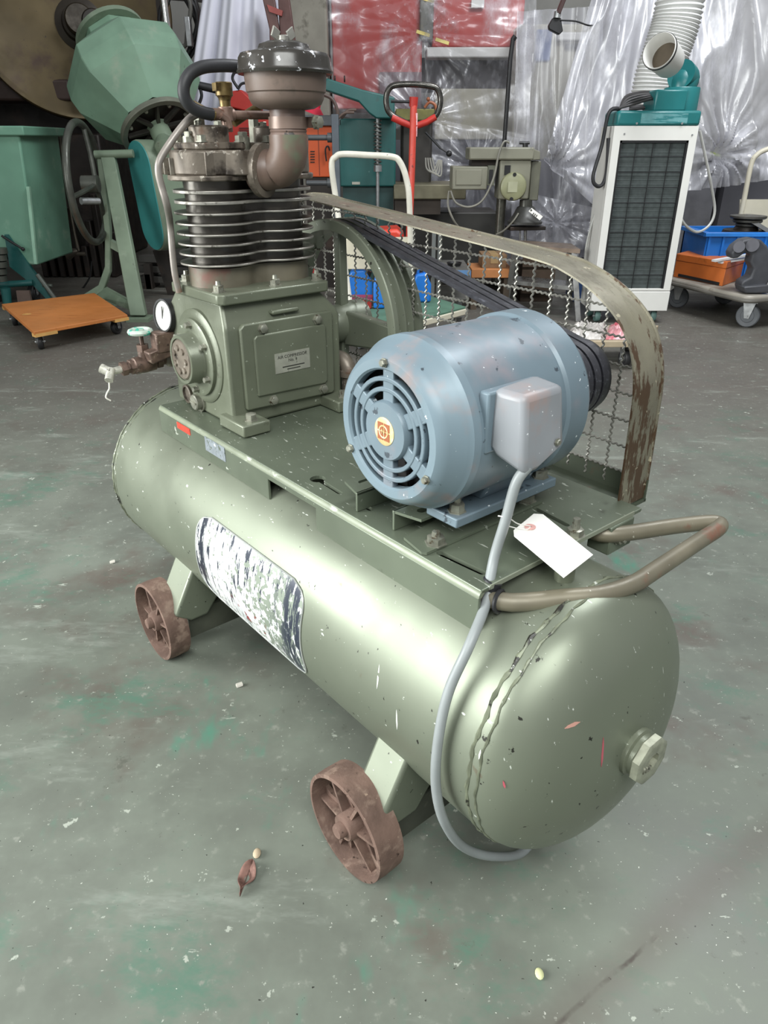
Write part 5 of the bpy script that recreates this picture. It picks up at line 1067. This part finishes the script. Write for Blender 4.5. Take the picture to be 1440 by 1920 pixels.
# ------------------------------------------------------------------ low dolly with plastic bags behind the guard end
z1 = .145; qd = [gd(1058, 640, z1), gd(1205, 640, z1), gd(1235, 610, z1), gd(1075, 610, z1)]
ld = T('low_dolly', 'low wooden dolly with crumpled plastic bags behind the guard corner', 'dolly', ((qd[0].x+qd[1].x)/2, (qd[0].y+qd[2].y)/2, 0))
S(MB().prism([p-V(0, 0, .03) for p in qd], (0, 0, .03)), 'board', M('pale_board', 'a89a82', .6, 0, .3, .12, 8), ld, bevel=.003)
for a_, b_ in ((.15, .2), (.8, .2), (.18, .8), (.8, .8)): p = qd[0]+(qd[1]-qd[0])*a_+(qd[3]-qd[0])*b_; caster(ld, V(p.x, p.y, 0), .042, .2, zt=.115)
def bag(name, label, u0, u1, m, seed):
    def fn(u, v):
        p = qd[0]+(qd[1]-qd[0])*(u0+(u1-u0)*u)+(qd[3]-qd[0])*(.08+.84*v); e_ = min(1, 6*min(u, 1-u, v, 1-v))
        return p+V(0, 0, .002+e_*(.025+.035*abs(noise.noise(V(u*5+seed, v*5, seed)))+.015*noise.noise(V(u*14, v*9, seed))))
    o = T(name, label, 'bag', fn(.5, .5)); S(MB().grid(fn, 30, 20), 'bag', m, o, ang=50)
bag('plastic_bag', 'crumpled clear plastic bag on the low dolly', .0, .495, M('bag_film', 'b9b4ae', .25, 0, .6, .2, 20, (('6f675f', 14, .6, .7),)), 1.)
bag('plastic_bag', 'crumpled pinkish red plastic bag on the low dolly', .505, 1., M('red_bag_film', 'c0868a', .3, 0, .6, .15, 10, (('b04a56', 9, .5, .6), ('d8c4c0', 16, .62, .7))), 5.)
# ------------------------------------------------------------------ drill press
d = 5.25
dp = T('drill_press', 'grey-green bench drill press with a round side cover', 'drill press', (bg(940, 480, d+.2).x, d+.2, 0))
S(pbox((848, 312, 914, 356), d, .22), 'motor_box', m_grey, dp, bevel=.008)
S(pbox((855, 318, 903, 347), d-.006, .02), 'box_lid', m_grey, dp, bevel=.003)
S(pbox((914, 310, 928, 348), d+.01, .2), 'switch_panel', M('grey_switch', '686a5c', .45), dp, bevel=.003)
S(pbox((917, 318, 924, 344), d+.002, .02), 'switch', m_blk, dp)
S(pbox((880, 276, 1002, 300), d-.02, .26), 'belt_cover', m_grey, dp, bevel=.01)
S(MB().prism([bg(995, 277, d-.02), bg(1013, 284, d+.02), bg(1013, 300, d+.02), bg(995, 301, d-.02)], (0, .24, 0)), 'belt_cover_end', m_grey, dp, bevel=.006)
S(pbox((884, 299, 935, 311), d+.05, .15), 'dark_gap', m_press, dp)
S(pbox((936, 300, 994, 374), d, .2), 'head', m_grey, dp, bevel=.01)
S(pbox((994, 302, 1012, 376), d+.03, .15), 'head_side', M('grey_side', '5f5f52', .45), dp, bevel=.006)
S(pbox((946, 310, 957, 328), d-.004, .02), 'label_dark', m_blk, dp)
rc = bg(962, 350, d)
S(MB().lathe([(0, .030), (.070, .030), (.082, .024), (.088, .01), (.088, -.01)], rc, (-.1, -1, 0), 32), 'round_cover', M('round_cover_paint', '8c8d6d', .4), dp)
S(MB().obox(rc+V(-.003, -.031, 0), V(.036, 0, 0), V(0, .0015, 0), V(0, 0, .032)), 'cover_plate', M('cover_plate', 'a5a68a', .4), dp)
for dx, dz in ((0, .074), (-.01, -.074)): S(MB().cyl(rc+V(dx, -.024, dz), rc+V(dx, -.032, dz), .012, n=12), 'cover_knob', m_blk, dp)
S(MB().cyl(bg(985, 268, d+.05), bg(985, 277, d+.05), .018, n=10).cyl(bg(974, 268, d+.05), bg(993, 268, d+.05), .009, n=8), 'top_knob', m_blk, dp)
cx_ = bg(938, 420, d+.1).x
S(MB().cyl(V(cx_, d+.12, .12), V(cx_, d+.12, bg(938, 370, d+.1).z), .034, n=18), 'column', M('column_steel', '5e5d55', .3, .6), dp)
S(MB().box(cx_-.12, cx_+.10, d+.03, d+.36, .0, .12), 'base', m_press, dp, bevel=.01)
qc = bg(985, 400, d+.06)
S(MB().cyl(bg(986, 374, d+.06), bg(986, 392, d+.06), .042, .046, 18), 'quill', M('quill_iron', '4a4a44', .35, .5), dp)
S(MB().lathe([(.050, .055), (.060, .05), (.085, .0), (.112, -.035), (.118, -.04), (.118, -.055), (.0, -.055)], bg(985, 403, d+.06), (0, 0, 1), 28), 'chuck_guard', M('guard_iron', '3c3c39', .45, .3), dp)
S(MB().obox(bg(985, 427, d+.06), V(.125, .02, 0), V(-.01, .06, 0), V(0, 0, .012)), 'guard_base', m_press, dp, bevel=.004)
S(MB().cyl(bg(985, 428, d+.06), bg(985, 462, d+.06), .012, .010, 10).cyl(bg(975, 428, d+.06), bg(975, 450, d+.06), .006, n=8), 'drill_bit', m_steel, dp)
for k in range(4): p = bg(985, 417, d+.06)+V(.095*math.cos(k*.5-2.2), .095*math.sin(k*.5-2.2), 0); S(MB().sph(p, .008, 8), 'stud', m_steel, dp)
mb = MB().tube(spl([bg(955, 268, d-.04), bg(945, 266, d-.05), bg(935, 290, d-.06), bg(925, 335, d-.06), bg(905, 375, d-.06), bg(880, 388, d-.06), bg(855, 380, d-.05), bg(845, 358, d-.03)], 6), .007, 6)
S(mb, 'cable', M('grey_lead', '77756b', .5), dp)
mb = MB().tube(spl([bg(842, 358, d-.02), bg(840, 385, d-.04), bg(850, 412, d-.05), bg(862, 428, d-.02)], 6), .007, 6)
S(mb, 'cable', M('grey_lead', '77756b', .5), dp)
mb = MB().tube(spl([bg(972, 400, d), bg(962, 415, d-.02), bg(945, 432, d-.0), bg(930, 440, d+.02)], 5), .006, 6)
S(mb, 'cable', M('grey_lead', '77756b', .5), dp)
ht_ = T('hang_tag', 'small white paper tag hanging on the drill press chuck guard', 'tag', bg(994, 393, d-.062))
S(MB().prism([bg(991, 396, d-.062), bg(997, 390, d-.062), bg(1018, 406, d-.07), bg(1012, 413, d-.07)], (0, .002, 0)), 'card', m_paper, ht_)
S(MB().cyl(bg(996, 394, d-.066), bg(996, 394, d-.060), .006, n=10), 'hole_ring', m_blk, ht_)
for k in range(3): S(MB().bar(bg(1001+3*k, 399+2*k, d-.070), bg(999+3*k, 402.5+2*k, d-.070), .006, .001, (0, 1, 0)), 'print', m_print, ht_)
# blue bin half hidden by the cooler
d = 5.2; bb = T('blue_bin', 'blue plastic bin half hidden left of the spot cooler', 'bin', (bg(1105, 540, d).x, d, 0))
zb_ = bg(1100, 510, d).z
S(MB().box(bg(1082, 530, d).x, bg(1150, 530, d).x, d, d+.3, 0, zb_), 'bin', M('dull_blue_plastic', '3c5a8c', .5), bb, bevel=.008)
S(MB().box(bg(1079, 530, d).x, bg(1152, 530, d).x, d-.012, d+.312, zb_-.03, zb_), 'rim', M('dull_blue_rim', '46659a', .5), bb, bevel=.004)
# ------------------------------------------------------------------ spot cooler
d = 4.55
cw = T('spot_cooler', 'white and teal portable spot cooler with a swivel nozzle', 'air conditioner', (bg(1190, 500, d).x, d, 0))
xl, xr = bg(1130, 410, d).x, bg(1280, 410, d).x; zc, zt = bg(1180, 583, d).z, bg(1230, 236, d).z; dep = .27
zf = bg(1175, 545, d).z
fw = .042
for nm, bx_ in (('front_frame', (xl, xl+fw, zf, zt)), ('front_frame', (xr-fw, xr, zf, zt)), ('front_frame', (xl+fw, xr-fw, zt-.072, zt)), ('front_frame', (xl+fw, xr-fw, zf, zf+.012))):
    S(MB().box(bx_[0], bx_[1], d, d+.03, bx_[2], bx_[3]), nm, m_offw, cw)
S(MB().box(xl, xr, d+.03, d+dep, zc, zt), 'cabinet', m_offw, cw, bevel=.004)
S(MB().box(xl-.004, xr+.002, d-.006, d+.03, zc, zf-.004), 'kick_panel', m_offw, cw, bevel=.004)
S(MB().cyl((xl+.25, d-.006, zc+.03), (xl+.25, d-.008, zc+.03), .03, n=16), 'badge_mark', M('pale_mark', 'b9b8b0', .5), cw)
fx0, fx1, fz0, fz1 = xl+fw, xr-fw, zf+.012, zt-.072
S(MB().box(fx0, fx1, d+.018, d+.03, fz0, fz1), 'filter', m_filter, cw)
S(MB().box(fx0, fx0+.012, d+.002, d+.018, fz0, fz1).box(fx1-.012, fx1, d+.002, d+.018, fz0, fz1).box(fx0, fx1, d+.002, d+.018, fz1-.012, fz1), 'filter_edge', m_blk, cw)
nsl = 34
for k in range(nsl):
    zz = fz0+(fz1-fz0)*(k+.5)/nsl; S(MB().prism([V(fx0+.012, d+.018, zz-.003), V(fx0+.012, d+.0165, zz-.002), V(fx0+.012, d+.018, zz+.002)], (fx1-fx0-.024, 0, 0)), 'louvre', m_filter, cw)
for k in range(1, 10): zz = fz0+(fz1-fz0)*k/10.; S(MB().box(fx0+.008, fx1-.008, d+.004, d+.008, zz-.002, zz+.002), 'grille_wire', m_blk, cw)
for k in range(1, 4): xx = fx0+(fx1-fx0)*k/4.; S(MB().box(xx-.002, xx+.002, d+.008, d+.012, fz0, fz1-.012), 'grille_wire', m_blk, cw)
for x_, z_ in ((xl+.06, zt-.04), (xr-.03, zt-.045)): S(MB().cyl((x_, d, z_), (x_, d-.003, z_), .005, n=8), 'screw', m_zinc, cw)
zt2 = bg(1230, 207, d).z
S(MB().box(xl+.01, xr+.003, d-.004, d+dep, zt, zt2), 'top_cover', m_coolteal, cw, bevel=.014)
S(MB().box(xl+.14, xl+.40, d-.0055, d-.003, zt+.012, zt2-.014), 'worn_label', M('worn_teal_label', '5f9294', .4, 0, .4, .15, 20, (('2f7274', 24, .5, .58, (.25, 1, 2.5)), ('a9bfbf', 60, .66, .7))), cw)
for x_ in (xl+.12, xr-.10): S(MB().cyl((x_, d-.004, zt+.012), (x_, d-.008, zt+.012), .006, n=8), 'screw', m_zinc, cw)
nx, ny = bg(1274, 190, d+.16).x, d+.15
zn0, zn1 = zt2, bg(1278, 166, d+.15).z
S(MB().box(bg(1226, 190, d+.06).x, nx, d+.04, d+.25, zt2-.004, zn1-.01), 'outlet_box', m_coolteal, cw, bevel=.01)
S(MB().lathe([(.098, 0), (.098, zn1-zn0), (.094, zn1-zn0+.006), (.090, zn1-zn0+.006)], (nx, ny, zn0-.002), (0, 0, 1), 36), 'outlet_collar', m_coolteal, cw)
e0 = V(nx, ny, zn1); e1 = bg(1285, 148, d+.16); mouth = bg(1236, 95, d-.12)
ax = (mouth-e1).normalized()
S(MB().tube(spl([e0, e0+V(.004, 0, .03), e1+V(0, 0, .0), e1+ax*.07], 6), .076, 30), 'outlet_elbow', m_coolteal, cw)
S(MB().lathe([(.074, 0), (.078, .01), (.087, .15), (.087, .165), (.084, .17), (.081, .165), (.075, .10), (.06, .02)], mouth-ax*.165, ax, 40), 'nozzle', m_offw, cw)
S(MB().ring(mouth-ax*.012, ax,   .081, .090, .010, 40), 'nozzle_rim', m_blk, cw)
S(MB().lathe([(.074, 0), (0, 0)], mouth-ax*.09, ax, 30), 'nozzle_grille', M('brown_cavity', '4c4234', .7), cw)
mb = MB(); cz = zt2+.012
for k in range(5): mb.tube(spl([V(xl+.02+.01*k, d+.03+.03*k, cz), V(xl+.10, d+.02+.04*k, cz+.02+.012*k), V(nx-.16, d+.10+.02*k, cz+.05+.008*k), V(nx-.11, d+.16+.02*k, cz+.02), V(xl+.14, d+.24, cz+.006*k)], 6), .008, 6)
S(mb, 'cable_bundle', M('grey_black_cable', '3c3a3a', .5), cw)
S(MB().tube(spl([V(xl+.03, d+.05, zt2+.01), V(xl-.03, d+.04, zt2-.01), V(xl-.045, d+.05, zt-.10), bg(1112, 330, d+.03), bg(1118, 348, d+.03), bg(1130, 345, d+.04), bg(1138, 318, d+.05), V(xl-.01, d+.06, zt-.06)], 6), .011, 8), 'power_lead', m_black, cw)
S(MB().tube(spl([bg(1312, 245, d+.2), bg(1324, 300, d+.2), bg(1334, 350, d+.2), bg(1340, 395, d+.2), bg(1330, 422, d+.18), bg(1308, 435, d+.15), bg(1288, 425, d+.1), bg(1276, 408, d+.08)], 6), .008, 6), 'drain_hose', M('pale_hose', 'a9a9a4', .4), cw)
S(MB().tube(spl([bg(1132, 365, d+.2), bg(1116, 400, d+.2), bg(1098, 470, d+.2), bg(1095, 560, d+.2)], 6), .007, 6), 'side_hose', M('pale_hose', 'a9a9a4'), cw)
for x_ in (xl+.06, xr-.06):
    for y_ in (d+.06, d+.22): caster(cw, V(x_, y_, 0), .035, 0, M('teal_grey_wheel', '5f7c76', .5), .03, zc)
# white ribbed duct behind the cooler
p = bg(1240, 190, d+.62)
du = T('flexible_duct', 'white ribbed flexible duct rising behind the spot cooler', 'duct', p)
path = spl([bg(1222, 205, d+.62), bg(1232, 150, d+.62), bg(1252, 90, d+.62), bg(1270, 30, d+.62), bg(1283, -60, d+.62)], 60)
S(MB().tube(path, lambda t_:   .136+.007*math.sin(t_*2*math.pi*38), 32, False, False), 'hose', M('duct_white', 'd3d3d0', .5, 0, .4, .03), du, ang=80)
for z_ in (): pass
# ------------------------------------------------------------------ platform truck on the right with its load
z2 = .20; c_ = gd(1404, 556, z2); l_ = gd(1250, 520, z2); e1 = (l_-c_).normalized(); e2 = V(-e1.y, e1.x, 0)
if e2.y < 0: e2 = -e2
pt_ = T('platform_truck', 'grey platform truck with large casters and a cream handle at the right', 'cart', (c_.x, c_.y+.3, 0))
def rr(cn, ex, ey, r_=.06):
    out = []
    for (o_, a_) in ((cn+ex*0, 180), ): pass
    n1, n2 = ex.normalized(), ey.normalized()
    for o_, a0 in ((cn+n1*r_+n2*r_, 180), (cn+ex-n1*r_+n2*r_, 270), (cn+ex+ey-n1*r_-n2*r_, 0), (cn+ey+n1*r_-n2*r_, 90)):
        for k in range(6): a_ = R(a0+90*k/5); out.append(o_+(n1*math.cos(a_)+n2*math.sin(a_))*r_)
    return out
S(MB().prism([p-V(0, 0, .045) for p in rr(c_, e1*.88, e2*.78)], (0, 0, .045)), 'deck', M('deck_grey', '8b867c', .5, .1, .5, .12, 6, (('6a6258', 10, .6, .75),)), pt_, bevel=.014, seg=3)
S(MB().tube([p-V(0, 0, .030) for p in rr(c_-(e1+e2)*.006, e1*.892, e2*.792)], .012, 8, True), 'bumper', M('bumper_grey', '5c5952', .5), pt_)
for a_, b_ in ((.07, .10), (.70, .10), (.07, .5), (.70, .5)): p = c_+e1*a_+e2*b_; caster(pt_, V(p.x, p.y, 0), .068, math.atan2(e2.y, e2.x)+.5, m_tyre, .036, z2-.045)
hA, hB = bg(1392, 390, 5.45), bg(1470, 390, 5.45)
S(MB().tube(spl([V(hA.x, 5.45, z2), hA, bg(1408, 310, 5.45), bg(1420, 290, 5.45), bg(1436, 281, 5.45), bg(1450, 280, 5.45), bg(1480, 300, 5.45), V(hB.x+.05, 5.45, .62), V(hB.x+.05, 5.45, z2)], 6), .017, 12), 'handle', m_cream, pt_)
S(MB().prism([bg(1388, 374, 5.46), bg(1460, 374, 5.46), bg(1470, 470, 5.46), bg(1384, 460, 5.46)], (0, .012, 0)), 'handle_panel', m_cream, pt_)
# orange tool box
qa, qb, qc_ = gd(1262, 519, z2), gd(1354, 537, z2), gd(1388, 524, z2); qd_ = qa+(qc_-qb); hgt = .150
tb = T('orange_toolbox', 'orange steel tool box on the right platform truck', 'toolbox', ((qa.x+qc_.x)/2, (qa.y+qc_.y)/2, z2))
S(MB().prism([p+V(0, 0, .001) for p in (qa, qb, qc_, qd_)], (0, 0, hgt-.045)), 'box_body', m_orwood, tb, bevel=.003)
cc = (qa+qb+qc_+qd_)/4
S(MB().prism([cc+(p-cc)*1.015+V(0, 0, hgt-.043) for p in (qa, qb, qc_, qd_)], (0, 0, .043)), 'lid', m_orwood, tb, bevel=.004)
S(MB().bar(qa.lerp(qb, .1)+V(0, -.004, .018), qa.lerp(qb, .93)+V(0, -.004, .012), .018, .006, (0, 1, 0)), 'dark_slot', m_blk, tb)
for k in range(2):
    o = T('aluminium_strip', ('upper' if k else 'lower')+' of two white metal strips laid over the orange tool box', 'strip', gd(1380, 480, z2+.19), 'white strips on the orange tool box')
    a_, b_ = bg(1338+15*k*0+ (12 if not k else 0), 489+(3 if not k else 0), qb.y+.03-.02*k), bg(1420, 481-6*k, qb.y+.16-.02*k)
    S(MB().bar(a_, b_, .034, .012), 'strip', M('bright_aluminium', 'e2e2e0', .4, .2), o)
# blue crate
zc_ = z2+.002; ka, kb = bg(1318, 470, 4.98), bg(1460, 470, 4.98)
bc = T('blue_crate', 'bright blue ribbed crate behind the orange tool box', 'crate', ((ka.x+kb.x)/2, 5.1, z2))
zk = bg(1380, 436, 4.95).z
mb = MB().box(ka.x, kb.x, 4.96, 4.98, zc_, zk).box(ka.x, ka.x+.02, 4.98, 5.36, zc_, zk).box(kb.x-.02, kb.x, 4.98, 5.36, zc_, zk).box(ka.x, kb.x, 5.34, 5.36, zc_, zk).box(ka.x, kb.x, 4.96, 5.36, zc_, zc_+.01)
S(mb, 'crate_body', m_bluep, bc)
S(MB().box(ka.x-.02, kb.x+.02, 4.935, 4.96, zk-.025, zk).box(ka.x-.02, ka.x, 4.96, 5.38, zk-.025, zk).box(ka.x-.02, kb.x+.02, 5.36, 5.385, zk-.025, zk), 'crate_rim', M('blue_rim', '2b78c8', .35), bc, bevel=.003)
for k in range(6): xx = ka.x+.01+(kb.x-ka.x-.04)*k/5; S(MB().box(xx, xx+.014, 4.946, 4.96, zc_+.02, zk-.025), 'rib', m_bluep, bc)
fp = bg(1402, 425, 5.1)
fs_ = T('flange_stack', 'stack of dark iron flanges standing in the blue crate', 'flange', (fp.x, 5.12, zk-.16))
S(MB().lathe([(0, -.17), (.14, -.17), (.15, -.03), (.14, 0), (.08, .0), (.07, .02), (0, .02)], (fp.x, 5.12, zk+.0), (0, 0, 1), 32), 'lower_casting', m_press, fs_)
for k in range(3): S(MB().lathe([(0, 0), (.062+.022*k, 0), (.07+.022*k, .006), (.07+.022*k, .018), (.05, .024), (0, .024)], (fp.x, 5.12, zk+.02+.025*k), (0, 0, 1), 32), 'flange_ring', M('flange_dark', '55534c', .4, .4, .5, .2, 12), fs_)
S(MB().prism([bg(1412, 420, 5.0), bg(1424, 418, 5.0), bg(1460, 440, 4.98), bg(1455, 446, 4.98)], (0, .1, .01)), 'flat_plate', m_steel, fs_)
# dark clamp casting on the truck
kp = bg(1405, 500, 4.72)
cl = T('iron_clamp', 'dark grey iron clamp casting at the right end of the truck', 'clamp', (kp.x, 4.5, z2))
out = [(1372, 475), (1380, 462), (1396, 450), (1412, 447), (1428, 450), (1440, 462), (1448, 490), (1446, 520), (1438, 536), (1426, 546), (1404, 544), (1390, 538), (1392, 528), (1408, 520), (1414, 505), (1408, 492), (1412, 478), (1398, 474), (1384, 484), (1374, 486)]
S(MB().prism([bg(x, y, 4.46) for x, y in out], (0, .10, 0)), 'casting', M('dark_casting', '45464a', .5, .1, .5, .15, 10), cl, bevel=.012, seg=3)
S(MB().cyl(bg(1386, 463, 4.44), bg(1386, 463, 4.60), .032, n=20), 'left_jaw', M('dark_casting_end', '54545a', .5, .1), cl); S(MB().cyl(bg(1411, 460, 4.44), bg(1411, 460, 4.60), .036, n=20), 'right_jaw', M('dark_casting_end', '54545a'), cl)
S(MB().prism([bg(1395, 538, 4.42), bg(1442, 534, 4.42), bg(1444, 550, 4.42), bg(1398, 550, 4.42)], (0, .14, 0)), 'foot', M('dark_casting', '45464a'), cl, bevel=.008)
# ------------------------------------------------------------------ litter on the floor
lf = gd(458, 1643); leaf = T('dry_leaf', 'curled dry brown leaf on the floor left of the front wheel', 'leaf', lf)
L0, L1 = gd(450, 1682), gd(474, 1618); ld_ = L1-L0; lnm = V(-ld_.y, ld_.x, 0).normalized()
def leaffn(u, v):
    s_ = u; wd_ = .022*math.sin(math.pi*min(1, max(0, (s_-.12)/.88)))**.8; return L0+ld_*s_+lnm*(v-.5)*wd_*1.2+V(0, 0, .0015+.007*abs(v-.5)*2+.004*math.sin(u*9))
S(MB().grid(leaffn, 14, 6), 'blade', M('dry_leaf', '7c5f56', .8, 0, .2, .3, 90), leaf, solid=.0008)
S(MB().tube([L0+V(0, 0, .002), L0+ld_*.5+V(0, 0, .004), L1+V(0, 0, .003)], .0008, 5), 'midrib', M('leaf_rib', '5a4238', .8), leaf)
sd = gd(482, 1603); o = T('seed_husk', 'pale split seed husk beside the dry leaf', 'seed', sd); S(MB().sph(sd+V(0, 0, .004), .0085, 12, (.75, 1.1, .5)), 'husk', M('husk', 'b7a58a', .7), o)
sd = gd(1011, 1828); o = T('seed_kernel', 'pale yellow-green kernel on the floor at the bottom', 'seed', sd); S(MB().sph(sd+V(0, 0, .003), .0075, 12, (.8, 1.1, .45)), 'kernel', M('kernel', 'c9cc9a', .6), o)
for k, (x, y, lab) in enumerate(((211, 1055, 'small pale chip on the floor left of the rear wheel'), (449, 1286, 'small pale chip on the floor below the decal'))):
    sd = gd(x, y); o = T('paint_chip', lab, 'chip', sd); S(MB().obox(sd+V(0, 0, .003), V(.006, .002, .001), V(-.002, .004, 0), V(0, .001, .0015)), 'chip', M('chip', 'b9b5aa', .7), o)
p = bg(577, 500, 5.0)
o = T('red_can', 'small red can on the floor seen between cylinders and flywheel', 'can', (p.x, 5.0, 0))
h_ = bg(577, 486, 5.0).z
S(MB().lathe([(0, 0), (.05, 0), (.05, h_*.8), (.03, h_*.88), (.016, h_*.9), (.016, h_), (0, h_)], (p.x, 5.0, 0), (0, 0, 1), 24), 'can_body', M('glossy_red', 'c22a34', .3), o)
